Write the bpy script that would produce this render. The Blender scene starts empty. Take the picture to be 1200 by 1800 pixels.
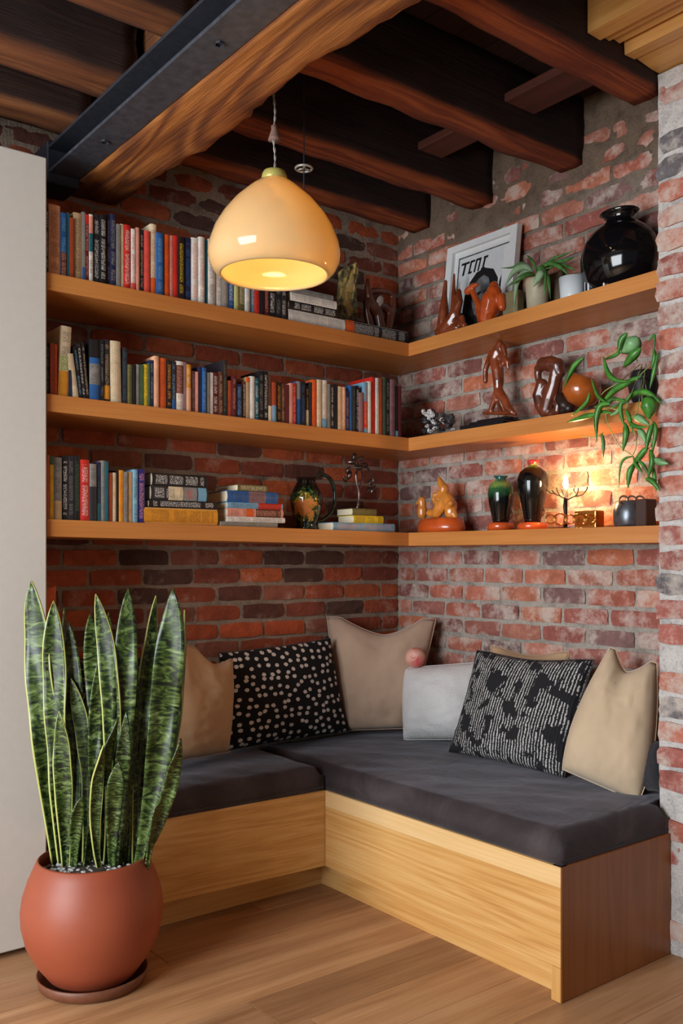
import bpy, bmesh, math, random
from mathutils import Vector, Matrix, noise
random.seed(7)
C = bpy.context.scene.collection
# ------------------------------------------------------------------ camera
F = 1633.0; HZ = 981.0; CX = 600.0
CAM = Vector((-2.853, -3.241, 1.23))
FW = Vector((.6139, .7894, 0)).normalized(); RT = Vector((.7894, -.6139, 0)).normalized(); UP = Vector((0, 0, 1))
cam = bpy.data.cameras.new('camera'); co = bpy.data.objects.new('camera', cam); C.objects.link(co)
cam.sensor_fit = 'HORIZONTAL'; cam.sensor_width = 36; cam.lens = 36 * F / 1200; cam.shift_y = (HZ - 900) / 1200
cam.clip_start = .05
co.location = CAM; co.rotation_euler = (math.pi / 2, 0, -math.atan2(.6139, .7894))
bpy.context.scene.camera = co
# ------------------------------------------------------------------ world, lights, exposure
w = bpy.data.worlds.new('world'); bpy.context.scene.world = w; w.use_nodes = True
bgn = w.node_tree.nodes['Background']; bgn.inputs[0].default_value = (.80, .90, 1, 1); bgn.inputs[1].default_value = .10
def area(name, loc, tgt, sx, sy, power, col):
    l = bpy.data.lights.new(name, 'AREA'); l.shape = 'RECTANGLE'; l.size = sx; l.size_y = sy; l.energy = power; l.color = col
    o = bpy.data.objects.new(name, l); C.objects.link(o); o.location = loc
    o.rotation_euler = (Vector(tgt) - Vector(loc)).to_track_quat('-Z', 'Y').to_euler(); return o
area('window_daylight', (-4.9, -1.65, 1.5), (-.6, -.95, .8), 2.0, 1.9, 205, (.90, .95, 1))
area('rear_soft_fill', (-2.2, -6.2, 1.9), (-1.2, -.5, 1.2), 2.0, 1.6, 3, (1, .93, .85))  # added soft fill from behind the camera, no source seen there
vs = bpy.context.scene.view_settings
bpy.context.scene.display_settings.display_device = 'sRGB'
vs.view_transform = 'Standard'; vs.look = 'None'; vs.gamma = 1; vs.use_curve_mapping = False; vs.exposure = 0.0
# ------------------------------------------------------------------ projection helpers (a pixel of the photo -> a point on a real plane)
def ray(px, py): return FW + RT * ((px - CX) / F) + UP * ((HZ - py) / F)
def hit(px, py, P, n):
    d = ray(px, py); return CAM + d * ((Vector(P) - CAM).dot(Vector(n)) / d.dot(Vector(n)))
def onX(px, py, x): return hit(px, py, (x, 0, 0), (1, 0, 0))
def onY(px, py, y): return hit(px, py, (0, y, 0), (0, 1, 0))
def onZ(px, py, z): return hit(px, py, (0, 0, z), (0, 0, 1))
def depth(p): return (Vector(p) - CAM).dot(FW)
def atD(px, py, Z): return CAM + ray(px, py) * Z
def mpx(p): return depth(p) / F      # metres per pixel at a point
def S(r, g, b): # sRGB 0-255 -> linear
    return tuple(((c / 255) / 12.92 if c / 255 <= .04045 else ((c / 255 + .055) / 1.055) ** 2.4) for c in (r, g, b))
# ------------------------------------------------------------------ scene graph helpers
def thing(name, label, cat, loc, group=None):
    o = bpy.data.objects.new(name, None); C.objects.link(o); o.location = loc; o.empty_display_size = .05
    o['label'] = label; o['category'] = cat
    if group: o['group'] = group
    return o
def tag(o, label, cat, group=None):
    o['label'] = label; o['category'] = cat
    if group: o['group'] = group
    return o
def obj(name, bm, mat, parent=None, smooth=False, origin=None, label=None):
    """verts given in world space; the mesh is stored relative to its parent's (or its own) origin"""
    off = Vector((0, 0, 0))
    if parent is not None:
        off = wloc(parent)
    elif origin is not None: off = Vector(origin)
    bmesh.ops.translate(bm, vec=-off, verts=bm.verts)
    bm.normal_update()
    me = bpy.data.meshes.new(name); bm.to_mesh(me); bm.free()
    if smooth: me.polygons.foreach_set('use_smooth', [True] * len(me.polygons))
    o = bpy.data.objects.new(name, me); C.objects.link(o)
    if mat: me.materials.append(mat)
    if parent is not None: o.parent = parent
    elif origin is not None: o.location = origin
    if label: o['label'] = label
    return o
def wloc(o):
    v = Vector(o.location)
    while o.parent: o = o.parent; v += Vector(o.location)
    return v
def struct(name, bm, mat, smooth=False):
    o = obj(name, bm, mat, None, smooth); o['kind'] = 'structure'; return o
# ------------------------------------------------------------------ mesh helpers
def box(bm, a, b, bev=0, seg=1, rot=None, M=None):
    a = Vector(a); b = Vector(b); c = (a + b) / 2; s = b - a
    r = bmesh.ops.create_cube(bm, size=1, matrix=Matrix.Translation(c) @ Matrix.Diagonal((abs(s.x), abs(s.y), abs(s.z), 1)))
    vs_ = r['verts']
    if bev:
        es = list({e for v in vs_ for e in v.link_edges})
        rr = bmesh.ops.bevel(bm, geom=es, offset=bev, segments=seg, affect='EDGES', profile=.5)
        vs_ = [v for v in set(rr['verts']) | {v for v in vs_ if v.is_valid}]
    if M: bmesh.ops.transform(bm, matrix=M, verts=vs_)
    return vs_
def B(a, b, bev=0, seg=1, M=None):
    bm = bmesh.new(); box(bm, a, b, bev, seg, M=M); return bm
def hexa(pts, bev=0):
    """eight points: bottom four then top four, both in the same winding"""
    bm = bmesh.new(); v = [bm.verts.new(p) for p in pts]
    for f in ((3, 2, 1, 0), (4, 5, 6, 7), (0, 1, 5, 4), (1, 2, 6, 5), (2, 3, 7, 6), (3, 0, 4, 7)): bm.faces.new([v[i] for i in f])
    bmesh.ops.recalc_face_normals(bm, faces=bm.faces)
    if bev: bmesh.ops.bevel(bm, geom=list(bm.edges), offset=bev, segments=2, affect='EDGES', profile=.5)
    return bm
def lathe(bm, prof, c, seg=40, sc=(1, 1), wob=None):
    c = Vector(c); rings = []
    for r, z in prof:
        if r < 1e-5: rings.append([bm.verts.new(c + Vector((0, 0, z)))]); continue
        ring = []
        for i in range(seg):
            a = 2 * math.pi * i / seg; k = wob(a, z) if wob else 1
            ring.append(bm.verts.new(c + Vector((r * k * math.cos(a) * sc[0], r * k * math.sin(a) * sc[1], z))))
        rings.append(ring)
    for A, Bq in zip(rings, rings[1:]):
        for i in range(seg):
            j = (i + 1) % seg
            if len(A) == 1 and len(Bq) == 1: break
            if len(A) == 1: bm.faces.new((A[0], Bq[j], Bq[i]))
            elif len(Bq) == 1: bm.faces.new((A[i], A[j], Bq[0]))
            else: bm.faces.new((A[i], A[j], Bq[j], Bq[i]))
    bmesh.ops.recalc_face_normals(bm, faces=bm.faces)
    return bm
def tube(bm, pts, rad, seg=8, cap=True, flat=1.0):
    pts = [Vector(p) for p in pts]
    if not hasattr(rad, '__len__'): rad = [rad] * len(pts)
    prev = None; rings = []
    for i, p in enumerate(pts):
        t = (pts[min(i + 1, len(pts) - 1)] - pts[max(i - 1, 0)]).normalized()
        if prev is None:
            n = t.orthogonal().normalized()
        else:
            n = (prev - t * prev.dot(t))
            n = n.normalized() if n.length > 1e-6 else t.orthogonal().normalized()
        prev = n; b = t.cross(n)
        rings.append([bm.verts.new(p + (n * math.cos(a) + b * math.sin(a) * flat) * rad[i]) for a in [2 * math.pi * k / seg for k in range(seg)]])
    for A, Bq in zip(rings, rings[1:]):
        for i in range(seg):
            j = (i + 1) % seg; bm.faces.new((A[i], A[j], Bq[j], Bq[i]))
    if cap:
        bm.faces.new(rings[0][::-1]); bm.faces.new(rings[-1])
    return bm
def smoothpts(pts, n=6):
    pts = [Vector(p) for p in pts]; out = []
    for i in range(len(pts) - 1):
        p0 = pts[max(i - 1, 0)]; p1 = pts[i]; p2 = pts[i + 1]; p3 = pts[min(i + 2, len(pts) - 1)]
        for k in range(n):
            t = k / n
            out.append(.5 * ((2 * p1) + (p2 - p0) * t + (2 * p0 - 5 * p1 + 4 * p2 - p3) * t * t + (3 * p1 - p0 - 3 * p2 + p3) * t ** 3))
    out.append(pts[-1]); return out
def ball(bm, c, r, sub=2, rot=None):
    if not hasattr(r, '__len__'): r = (r, r, r)
    M = Matrix.Translation(Vector(c)) @ (rot.to_4x4() if rot else Matrix.Identity(4)) @ Matrix.Diagonal((r[0], r[1], r[2], 1))
    bmesh.ops.create_icosphere(bm, subdivisions=sub, radius=1, matrix=M)
def chain(bm, pts, rads, seg=10):
    """tapered limb with ball joints"""
    pts = [Vector(p) for p in pts]
    tube(bm, pts, rads, seg)
    for p, r in zip(pts, rads): ball(bm, p, r, 2)
def remesh(o, vox, smooth=4):
    m = o.modifiers.new('remesh', 'REMESH'); m.mode = 'VOXEL'; m.voxel_size = vox; m.use_smooth_shade = True
    s = o.modifiers.new('smooth', 'SMOOTH'); s.iterations = smooth; s.factor = .6
    return o
# ------------------------------------------------------------------ materials
def newmat(name):
    m = bpy.data.materials.new(name); m.use_nodes = True; nt = m.node_tree
    return m, nt, nt.nodes['Principled BSDF']
def N(nt, t, **kw):
    n = nt.nodes.new(t)
    for k, v in kw.items():
        if k in ('inp',):
            for kk, vv in v.items(): n.inputs[kk].default_value = vv
        else: setattr(n, k, v)
    return n
def ramp(nt, fac, stops, interp='LINEAR'):
    r = nt.nodes.new('ShaderNodeValToRGB'); r.color_ramp.interpolation = interp; e = r.color_ramp.elements
    e[0].position = stops[0][0]; e[0].color = (*stops[0][1], 1)
    e[1].position = stops[-1][0]; e[1].color = (*stops[-1][1], 1)
    for p, c in stops[1:-1]:
        x = e.new(p); x.color = (*c, 1)
    nt.links.new(fac, r.inputs[0]); return r
def bump(nt, h, bs, strength=.3, dist=.01):
    b = N(nt, 'ShaderNodeBump', inp={'Strength': strength, 'Distance': dist}); nt.links.new(h, b.inputs['Height']); nt.links.new(b.outputs[0], bs.inputs['Normal']); return b
def coords(nt, scale=(1, 1, 1), rnd=True, rot=(0, 0, 0)):
    tc = N(nt, 'ShaderNodeTexCoord'); mp = N(nt, 'ShaderNodeMapping'); mp.inputs['Scale'].default_value = scale; mp.inputs['Rotation'].default_value = rot
    if rnd:
        oi = N(nt, 'ShaderNodeObjectInfo'); ml = N(nt, 'ShaderNodeVectorMath', operation='SCALE'); ml.inputs[0].default_value = (7.3, 11.1, 5.7)
        nt.links.new(oi.outputs['Random'], ml.inputs['Scale']); ad = N(nt, 'ShaderNodeVectorMath', operation='ADD')
        nt.links.new(tc.outputs['Object'], ad.inputs[0]); nt.links.new(ml.outputs[0], ad.inputs[1]); nt.links.new(ad.outputs[0], mp.inputs[0])
    else: nt.links.new(tc.outputs['Object'], mp.inputs[0])
    return mp.outputs[0]
def mixc(nt, a, b, fac, mode='MIX'):
    m = N(nt, 'ShaderNodeMix', data_type='RGBA', blend_type=mode)
    for s, v in ((m.inputs[0], fac), (m.inputs[6], a), (m.inputs[7], b)):
        if hasattr(v, 'is_linked'): nt.links.new(v, s)
        elif isinstance(v, (int, float)): s.default_value = v
        else: s.default_value = (*v, 1)
    return m.outputs[2]
def mth(nt, op, a, b=0.0, clamp=False):
    m = N(nt, 'ShaderNodeMath', operation=op); m.use_clamp = clamp
    for s, v in zip(m.inputs, (a, b)):
        if hasattr(v, 'is_linked'): nt.links.new(v, s)
        else: s.default_value = v
    return m.outputs[0]
def noi(nt, vec, scale, detail=4, rough=.55, dist=0):
    n = N(nt, 'ShaderNodeTexNoise', inp={'Scale': scale, 'Detail': detail, 'Roughness': rough, 'Distortion': dist}); nt.links.new(vec, n.inputs['Vector']); return n.outputs['Fac']
def plain(name, col, rough=.5, metal=0, noise_amt=.08, bmp=.05, coat=0, nscale=40, sheen=0):
    m, nt, bs = newmat(name); v = coords(nt)
    f = noi(nt, v, nscale, 5)
    d = tuple(c * (1 - noise_amt * 2) for c in col); l = tuple(min(1, c * (1 + noise_amt * 2)) for c in col)
    r = ramp(nt, f, [(.3, d), (.7, l)]); nt.links.new(r.outputs[0], bs.inputs['Base Color'])
    bs.inputs['Roughness'].default_value = rough; bs.inputs['Metallic'].default_value = metal
    bs.inputs['Coat Weight'].default_value = coat; bs.inputs['Coat Roughness'].default_value = .08
    bs.inputs['Sheen Weight'].default_value = sheen
    if bmp: bump(nt, f, bs, bmp, .004)
    return m
def shade_sides(m, dark):  # paints shade into the colour: every face not turned down goes near black
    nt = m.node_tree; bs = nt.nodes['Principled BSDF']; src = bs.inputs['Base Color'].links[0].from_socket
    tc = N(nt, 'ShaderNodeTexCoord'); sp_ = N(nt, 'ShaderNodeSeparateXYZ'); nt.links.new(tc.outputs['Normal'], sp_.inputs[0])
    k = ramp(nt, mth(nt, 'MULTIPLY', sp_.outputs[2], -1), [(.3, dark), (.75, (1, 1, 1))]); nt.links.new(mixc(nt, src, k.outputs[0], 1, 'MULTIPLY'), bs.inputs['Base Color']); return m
def wood(name, cols, axis='x', rough=.42, ring=9, stretch=12, bmp=.12, coat=0, cathedral=1.0, rnd=True, ringw=.14):
    """cols dark, mid, light"""
    m, nt, bs = newmat(name)
    sc = {'x': (1, stretch, stretch), 'y': (stretch, 1, stretch), 'z': (stretch, stretch, 1)}[axis]
    v = coords(nt, sc, rnd)
    n1 = noi(nt, v, .8, 1.5, .4, .12 * cathedral)
    rings = mth(nt, 'SINE', mth(nt, 'MULTIPLY', n1, ring * 6.28))
    rings = mth(nt, 'MULTIPLY_ADD', rings, .5); nt.nodes[-1].inputs[2].default_value = .5
    sc2 = tuple(s * (1 if s == 1 else 5) * 3 for s in sc)
    v2 = coords(nt, sc2, rnd); n2 = noi(nt, v2, 1.0, 6, .65)
    v3 = coords(nt, (1.3, 1.3, 1.3), rnd); n3 = noi(nt, v3, 1.5, 2)
    f = mth(nt, 'ADD', mth(nt, 'MULTIPLY', rings, ringw), mth(nt, 'ADD', mth(nt, 'MULTIPLY', n2, .62), mth(nt, 'MULTIPLY', n3, .42 - ringw * .5)))
    r = ramp(nt, f, [(.22, cols[0]), (.52, cols[1]), (.85, cols[2])])
    nt.links.new(r.outputs[0], bs.inputs['Base Color']); bs.inputs['Roughness'].default_value = rough
    bs.inputs['Coat Weight'].default_value = coat; bs.inputs['Coat Roughness'].default_value = .15
    bump(nt, mth(nt, 'ADD', n2, mth(nt, 'MULTIPLY', rings, .3)), bs, bmp, .003)
    return m
OAK = [S(166, 110, 52), S(208, 154, 86), S(230, 186, 122)]
M_oak_x = wood('oak_grain_x', OAK, 'x'); M_oak_y = wood('oak_grain_y', OAK, 'y'); M_oak_z_shade = wood('oak_grain_z_shaded', [S(112, 60, 20), S(140, 80, 30), S(160, 98, 42)], 'z')  # last oak darker: shade on the end panel is put into the colour
SHO = [S(172, 100, 44), S(192, 122, 58), S(208, 142, 76)]
M_oak_z2 = wood('oak_edge', OAK, 'z')
M_sh_x = wood('shelf_oak_x', SHO, 'x', ring=4, bmp=.06, cathedral=.4); M_sh_y = wood('shelf_oak_y', SHO, 'y', ring=4, bmp=.06, cathedral=.4)
M_corn = wood('cornice_oak', [S(176, 116, 54), S(204, 148, 80), S(222, 172, 104)], 'y', ring=4, bmp=.1)
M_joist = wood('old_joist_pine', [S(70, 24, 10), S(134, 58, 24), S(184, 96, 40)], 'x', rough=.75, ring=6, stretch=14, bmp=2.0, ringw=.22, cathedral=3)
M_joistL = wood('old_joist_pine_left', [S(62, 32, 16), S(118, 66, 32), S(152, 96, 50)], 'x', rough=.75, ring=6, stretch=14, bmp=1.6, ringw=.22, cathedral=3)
M_ceil = wood('ceiling_board_dark', [S(24, 9, 6), S(44, 17, 10), S(60, 26, 14)], 'y', rough=.8, ring=4, bmp=.5)
shade_sides(M_joist, (.07, .05, .05)); shade_sides(M_joistL, (.12, .09, .09))
M_block = wood('bridging_wood', [S(50, 20, 10), S(80, 36, 20), S(104, 52, 30)], 'y', rough=.8, ring=4, bmp=.5)
M_beam = wood('hewn_beam', [S(46, 22, 9), S(124, 70, 28), S(186, 120, 54)], 'y', rough=.8, ring=7, stretch=6, bmp=1.6, cathedral=5, ringw=.24)
# floor planks: colour shifts plank to plank
def floor_mat():
    m, nt, bs = newmat('floor_plank_wood'); v = coords(nt, (1.2, 16, 16)); n1 = noi(nt, v, 1, 4, .55, .4)
    v2 = coords(nt, (5, 130, 130)); n2 = noi(nt, v2, 1, 5, .6)
    f = mth(nt, 'ADD', mth(nt, 'MULTIPLY', n1, .65), mth(nt, 'MULTIPLY', n2, .35))
    r = ramp(nt, f, [(.3, S(148, 104, 68)), (.5, S(186, 140, 98)), (.72, S(208, 166, 124))])
    oi = N(nt, 'ShaderNodeObjectInfo'); rr = ramp(nt, oi.outputs['Random'], [(0, (.74, .70, .68)), (.5, (.92, .9, .88)), (1, (1.08, 1.05, 1))])
    c = mixc(nt, r.outputs[0], rr.outputs[0], 1, 'MULTIPLY')
    nt.links.new(c, bs.inputs['Base Color']); v4 = coords(nt, (1, 1, 1), False); n4 = noi(nt, v4, 3, 4)
    rg = ramp(nt, n4, [(.3, (.38,) * 3), (.7, (.6,) * 3)]); nt.links.new(rg.outputs[0], bs.inputs['Roughness'])
    bump(nt, n2, bs, .08, .002); return m
M_floor = floor_mat()
def brick_mat(name, white, wthr):
    m, nt, bs = newmat(name); tc = N(nt, 'ShaderNodeTexCoord'); oi = N(nt, 'ShaderNodeObjectInfo')
    v = coords(nt)
    n1 = noi(nt, v, 18, 6, .65); n2 = noi(nt, v, 95, 4, .7)
    base = mixc(nt, oi.outputs['Color'], ramp(nt, n1, [(.25, (.58, .54, .52)), (.5, (.92, .92, .92)), (.8, (1.2, 1.16, 1.12))]).outputs[0], 1, 'MULTIPLY')
    dark = ramp(nt, n2, [(.28, (.5, .45, .42)), (.42, (1, 1, 1))]); base = mixc(nt, base, dark.outputs[0], .8, 'MULTIPLY')
    n3 = noi(nt, v, 9, 7, .72); k = ramp(nt, n3, [(wthr, (0, 0, 0)), (wthr + .16, (white,) * 3)])
    base = mixc(nt, base, S(196, 184, 172), k.outputs[0])
    nt.links.new(base, bs.inputs['Base Color']); bs.inputs['Roughness'].default_value = .9
    bump(nt, mth(nt, 'ADD', n1, mth(nt, 'MULTIPLY', n2, .6)), bs, .9, .006); return m
def mortar_mat(name, c, grime=None):
    m, nt, bs = newmat(name); v = coords(nt, rnd=False); n1 = noi(nt, v, 14, 7, .7); n2 = noi(nt, v, 120, 4, .7)
    r = ramp(nt, n1, [(.3, tuple(x * .45 for x in c)), (.5, tuple(x * .85 for x in c)), (.7, c)])
    d = ramp(nt, n2, [(.3, (.6, .58, .55)), (.5, (1, 1, 1))]); cc = mixc(nt, r.outputs[0], d.outputs[0], .8, 'MULTIPLY')
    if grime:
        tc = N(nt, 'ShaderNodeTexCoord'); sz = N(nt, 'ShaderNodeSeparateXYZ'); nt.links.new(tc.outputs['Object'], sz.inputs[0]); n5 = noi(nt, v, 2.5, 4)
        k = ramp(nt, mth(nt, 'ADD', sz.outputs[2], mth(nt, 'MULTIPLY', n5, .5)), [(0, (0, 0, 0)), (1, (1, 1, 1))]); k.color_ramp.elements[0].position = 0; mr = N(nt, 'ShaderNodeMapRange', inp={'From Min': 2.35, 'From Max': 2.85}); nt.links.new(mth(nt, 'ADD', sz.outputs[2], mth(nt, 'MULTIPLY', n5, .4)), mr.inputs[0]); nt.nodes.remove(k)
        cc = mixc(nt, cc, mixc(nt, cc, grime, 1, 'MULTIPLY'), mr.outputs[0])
    nt.links.new(cc, bs.inputs['Base Color']); bs.inputs['Roughness'].default_value = .95
    bump(nt, mth(nt, 'ADD', n1, n2), bs, .9, .008); return m
M_brA = brick_mat('brick_left_wall', .45, .56); M_brB = brick_mat('brick_right_wall', .8, .47); M_brP = brick_mat('brick_pier', .9, .46)
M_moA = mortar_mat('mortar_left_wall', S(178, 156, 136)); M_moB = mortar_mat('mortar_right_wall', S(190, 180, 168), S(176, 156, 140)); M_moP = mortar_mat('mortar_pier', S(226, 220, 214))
M_steel = plain('black_steel', S(44, 46, 54), .55, .2, .1, .2)
M_white = plain('white_lacquer', S(205, 200, 190), .55, 0, .01, 0)
# ------------------------------------------------------------------ room shell
XL = -1.79   # side of the white cabinet
PX = -.27    # face of the brick pier
PY = -1.54   # far edge of the pier
def mortar_grid(org, u, v, nrm, W, H, res, amp, base, cover=None, seed=0):
    bm = bmesh.new(); nu = int(W / res); nv = int(H / res); g = []
    for j in range(nv + 1):
        row = []
        for i in range(nu + 1):
            p = Vector(org) + Vector(u) * (W * i / nu) + Vector(v) * (H * j / nv)
            d = base + amp * noise.noise(p * 22 + Vector((seed, 0, 0))) + amp * .5 * noise.noise(p * 60)
            if cover: d += cover(p)
            row.append(bm.verts.new(p + Vector(nrm) * d))
        g.append(row)
    for j in range(nv):
        for i in range(nu): bm.faces.new((g[j][i], g[j][i + 1], g[j + 1][i + 1], g[j + 1][i]))
    return bm
CP = .0736; Z0 = 1.195 + CP * .5   # course pitch; Z0 = centre of a course
def brick_variants(L, H, D, n, rough):
    out = []
    for k in range(n):
        bm = bmesh.new(); nx = max(3, int(L / .035)); nz = 3; g = []
        # local: x length, z height, face at y=0 pointing -y, body behind
        for j in range(nz + 1):
            row = []
            for i in range(nx + 1):
                x = -L / 2 + L * i / nx; z = -H / 2 + H * j / nz
                ex = i in (0, nx); ez = j in (0, nz)
                y = random.uniform(-rough, rough) * .5
                if ex or ez: y += random.uniform(.001, .004)
                if ex and ez: y += random.uniform(.001, .006); x *= 1 - random.uniform(0, .03); z *= 1 - random.uniform(0, .16)
                if ez: z += random.uniform(-rough, rough)
                if ex: x += random.uniform(-rough, rough)
                row.append(bm.verts.new((x, y, z)))
            g.append(row)
        for j in range(nz):
            for i in range(nx): bm.faces.new((g[j][i], g[j][i + 1], g[j + 1][i + 1], g[j + 1][i]))
        loop = g[0][:] + [g[j][nx] for j in range(1, nz + 1)] + g[nz][:-1][::-1] + [g[j][0] for j in range(nz - 1, 0, -1)]
        back = [bm.verts.new((v.co.x, D, v.co.z)) for v in loop]
        for i in range(len(loop)):
            j = (i + 1) % len(loop); bm.faces.new((loop[j], loop[i], back[i], back[j]))
        bm.normal_update(); me = bpy.data.meshes.new('brick'); bm.to_mesh(me); bm.free()
        me.polygons.foreach_set('use_smooth', [False] * len(me.polygons))
        out.append(me)
    return out
BL, BH = .200, .058
VF = brick_variants(BL, BH, .03, 12, .0022); VH = brick_variants(BL * .5 - .006, BH, .03, 6, .0022)
PALA = [S(172, 84, 52), S(184, 94, 56), S(196, 102, 60), S(160, 78, 50), S(136, 70, 52), S(108, 64, 52), S(94, 64, 54), S(188, 88, 50), S(150, 90, 70)]
PALB = [S(186, 112, 90), S(176, 100, 80), S(194, 118, 90), S(160, 92, 80), S(142, 88, 80), S(170, 106, 92), S(196, 114, 80), S(184, 118, 98), S(130, 96, 92)]
PALP = [S(196, 118, 96), S(184, 106, 86), S(204, 124, 98), S(176, 104, 92), S(160, 100, 90), S(118, 112, 114)]
def place_brick(parent, data, mat, loc, rotz, col, sx=1, tilt=0):
    o = bpy.data.objects.new('brick', data); C.objects.link(o); o.parent = parent
    if not data.materials: data.materials.append(mat)
    else:
        if data.materials[0] is not mat:
            o.material_slots[0].link = 'OBJECT'; o.material_slots[0].material = mat
    o.location = loc; o.rotation_euler = (0, tilt, rotz); o.scale = (sx, 1, 1); o.color = (*col, 1); return o
def brickwork(parent, mat, pal, u0, u1, zr, fn, rotz, seed, headers=None, limit=300):
    """fn(u, z) -> world location of a brick face centre; headers = set of courses laid as short bricks"""
    rnd = random.Random(seed); n = 0; pitch = .2135
    k0 = int(math.floor((zr[0] - Z0) / CP)); k1 = int(math.ceil((zr[1] - Z0) / CP))
    for k in range(k0, k1):
        z = Z0 + k * CP
        if z - .03 < zr[0]: continue
        hd = headers and k % headers == 2
        pt = pitch * .5 if hd else pitch
        u = u0 + (0 if hd else (k % 2) * pitch * .5 + rnd.uniform(-.012, .012)) - pt
        while u < u1:
            a = max(u, u0) + .005; b = min(u + pt - .010, u1 - .002)
            u += pt
            if b - a < .035: continue
            if n >= limit: return n
            L = b - a; short = L < .13
            data = rnd.choice(VH if short else VF); sx = L / ((BL * .5 - .006) if short else BL)
            c = rnd.choice(pal); j = rnd.uniform(.86, 1.12); c = tuple(x * j for x in c)
            place_brick(parent, data, mat, fn((a + b) / 2, z + rnd.uniform(-.002, .002), rnd), rotz, c, sx, rnd.uniform(-.008, .008)); n += 1
    return n
# wall behind the long shelves (called the back wall) : plane y = 0
wb = struct('wall_back', mortar_grid((-3.4, 0, 0), (1, 0, 0), (0, 0, 1), (0, -1, 0), 3.4, 3.0, .02, .003, -.002,
            lambda p: .006 * max(0, min(1, (p.z - 2.45) / .15)) + .004 * max(0, noise.noise(p * 3))), M_moA, True)
box_bm = B((-3.5, .0, 0), (.12, .12, 3.05)); bk = obj('masonry_core', box_bm, M_moA, wb)
n1 = brickwork(wb, M_brA, PALA, XL - .02, -.004, (.46, 2.80), lambda u, z, r: Vector((u, -.006 - r.uniform(0, .004), z)), 0, 11, None, 282)
n2 = brickwork(wb, M_brA, [S(120, 56, 44), S(110, 60, 50)], -2.3, XL - .02, (2.50, 2.76), lambda u, z, r: Vector((u, -.006 - r.uniform(0, .004), z)), 0, 12, None, 12)
# wall behind the short shelves (right wall): plane x = 0
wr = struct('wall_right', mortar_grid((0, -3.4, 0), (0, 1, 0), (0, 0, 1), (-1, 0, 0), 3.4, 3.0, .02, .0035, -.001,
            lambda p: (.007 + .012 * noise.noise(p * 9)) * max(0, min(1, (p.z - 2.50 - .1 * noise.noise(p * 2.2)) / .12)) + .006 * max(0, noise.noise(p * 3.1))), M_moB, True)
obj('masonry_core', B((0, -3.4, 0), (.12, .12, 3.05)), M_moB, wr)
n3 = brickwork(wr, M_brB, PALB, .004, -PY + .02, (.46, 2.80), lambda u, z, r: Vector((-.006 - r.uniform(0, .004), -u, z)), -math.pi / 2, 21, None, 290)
# pier
pier = struct('wall_pier', bmesh.new(), M_moP)
bm = bmesh.new(); box(bm, (PX + .012, -3.0, 0), (-.02, PY - .012, 2.752))
obj('pier_core', bm, M_moP, pier)
obj('mortar_face', mortar_grid((PX + .006, -3.0, 0), (0, 1, 0), (0, 0, 1), (-1, 0, 0), 3.0 + PY - .004, 2.75, .018, .006, .0, lambda p: .012 * max(0, noise.noise(p * 4.2)) + .006 * max(0, min(1, (.42 - p.z) / .1)) + .008 * max(0, min(1, (p.z - 2.6) / .06)), 5), M_moP, pier, True)
VQ = brick_variants(.205, .062, .11, 6, .004); VQh = brick_variants(.098, .062, .2, 6, .004)
rp = random.Random(5); z = .04; row = 0
while z < 2.70:
    u = PY - .004; q = row % 2
    while u > -2.9:
        L = .205 if not q else .098
        if u < PY - .02 and q: L = .205
        q0 = (L < .15)
        data = rp.choice(VQh if q0 else VQ)
        c = rp.choice(PALP); j = rp.uniform(.88, 1.1)
        off = rp.uniform(.002, .010)
        if not (row > 34) and not (row < 6 and rp.random() < .75) and rp.random() > .05:
            place_brick(pier, data, M_brP, Vector((PX - off, u - L / 2 + (rp.uniform(-.006, .006)), z + .036)), -math.pi / 2, tuple(x * j for x in c), 1, rp.uniform(-.02, .02))
        u -= L + .012; q = 0
    z += .0765; row += 1
# floor
flo = struct('floor', B((-6, -6.5, -.06), (.2, .2, -.022)), M_floor)
rf = random.Random(3); y = .02; W = .178; r_ = 0
while y > -5.6:
    x = -5.2 + rf.uniform(0, 1.2) - 1.2
    while x < .1:
        L = rf.uniform(1.1, 2.1); a = max(x, -5.2); b = min(x + L, .1)
        if b > a + .05: obj('plank', B((a + .0006, y - W + .0006, -.022), (b - .0006, y - .0006, rf.uniform(-.0006, 0)), .0012), M_floor, flo)
        x += L
    y -= W
# ceiling boards
cei = struct('ceiling', B((-5, -5.5, 2.975), (.12, .12, 3.02)), M_ceil)
x = -4.6
while x < .1:
    obj('board', B((x + .002, -4.6, 2.95), (x + .138, .1, 2.975), .003), M_ceil, cei); x += .14
# ------------------------------------------------------------------ joists
def rough_beam(a, b, seg, amp, mat, name, label, cat, seed, axis, group=None):
    a = Vector(a); b = Vector(b); bm = bmesh.new()
    n = Vector(((b.x - a.x) / seg if axis == 0 else (b.x - a.x) / .03, (b.y - a.y) / seg if axis == 1 else (b.y - a.y) / .03, (b.z - a.z) / .04))
    nn = [max(2, int(abs(t))) if i != axis else max(2, int(abs((b - a)[i]) / seg)) for i, t in enumerate(n)]
    box(bm, a, b)
    for ax in range(3):
        es = [e for e in bm.edges if abs((e.verts[0].co - e.verts[1].co).normalized()[ax]) > .99]
        bmesh.ops.subdivide_edges(bm, edges=es, cuts=nn[ax] - 1, use_grid_fill=True)
    for v in bm.verts:
        p = v.co.copy(); s = Vector((seed, 0, 0)); k = Vector((7, 22, 22)) if axis == 0 else Vector((14, 3.2, 14))
        q = Vector((p.x * k.x, p.y * k.y, p.z * k.z)) + s
        v.co += Vector((noise.noise(q), noise.noise(q + Vector((9, 0, 0))), noise.noise(q + Vector((0, 9, 0))))) * amp
    o = obj(name, bm, mat, None, True, ((a.x + b.x) / 2, (a.y + b.y) / 2, a.z)); tag(o, label, cat, group); return o
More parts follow.
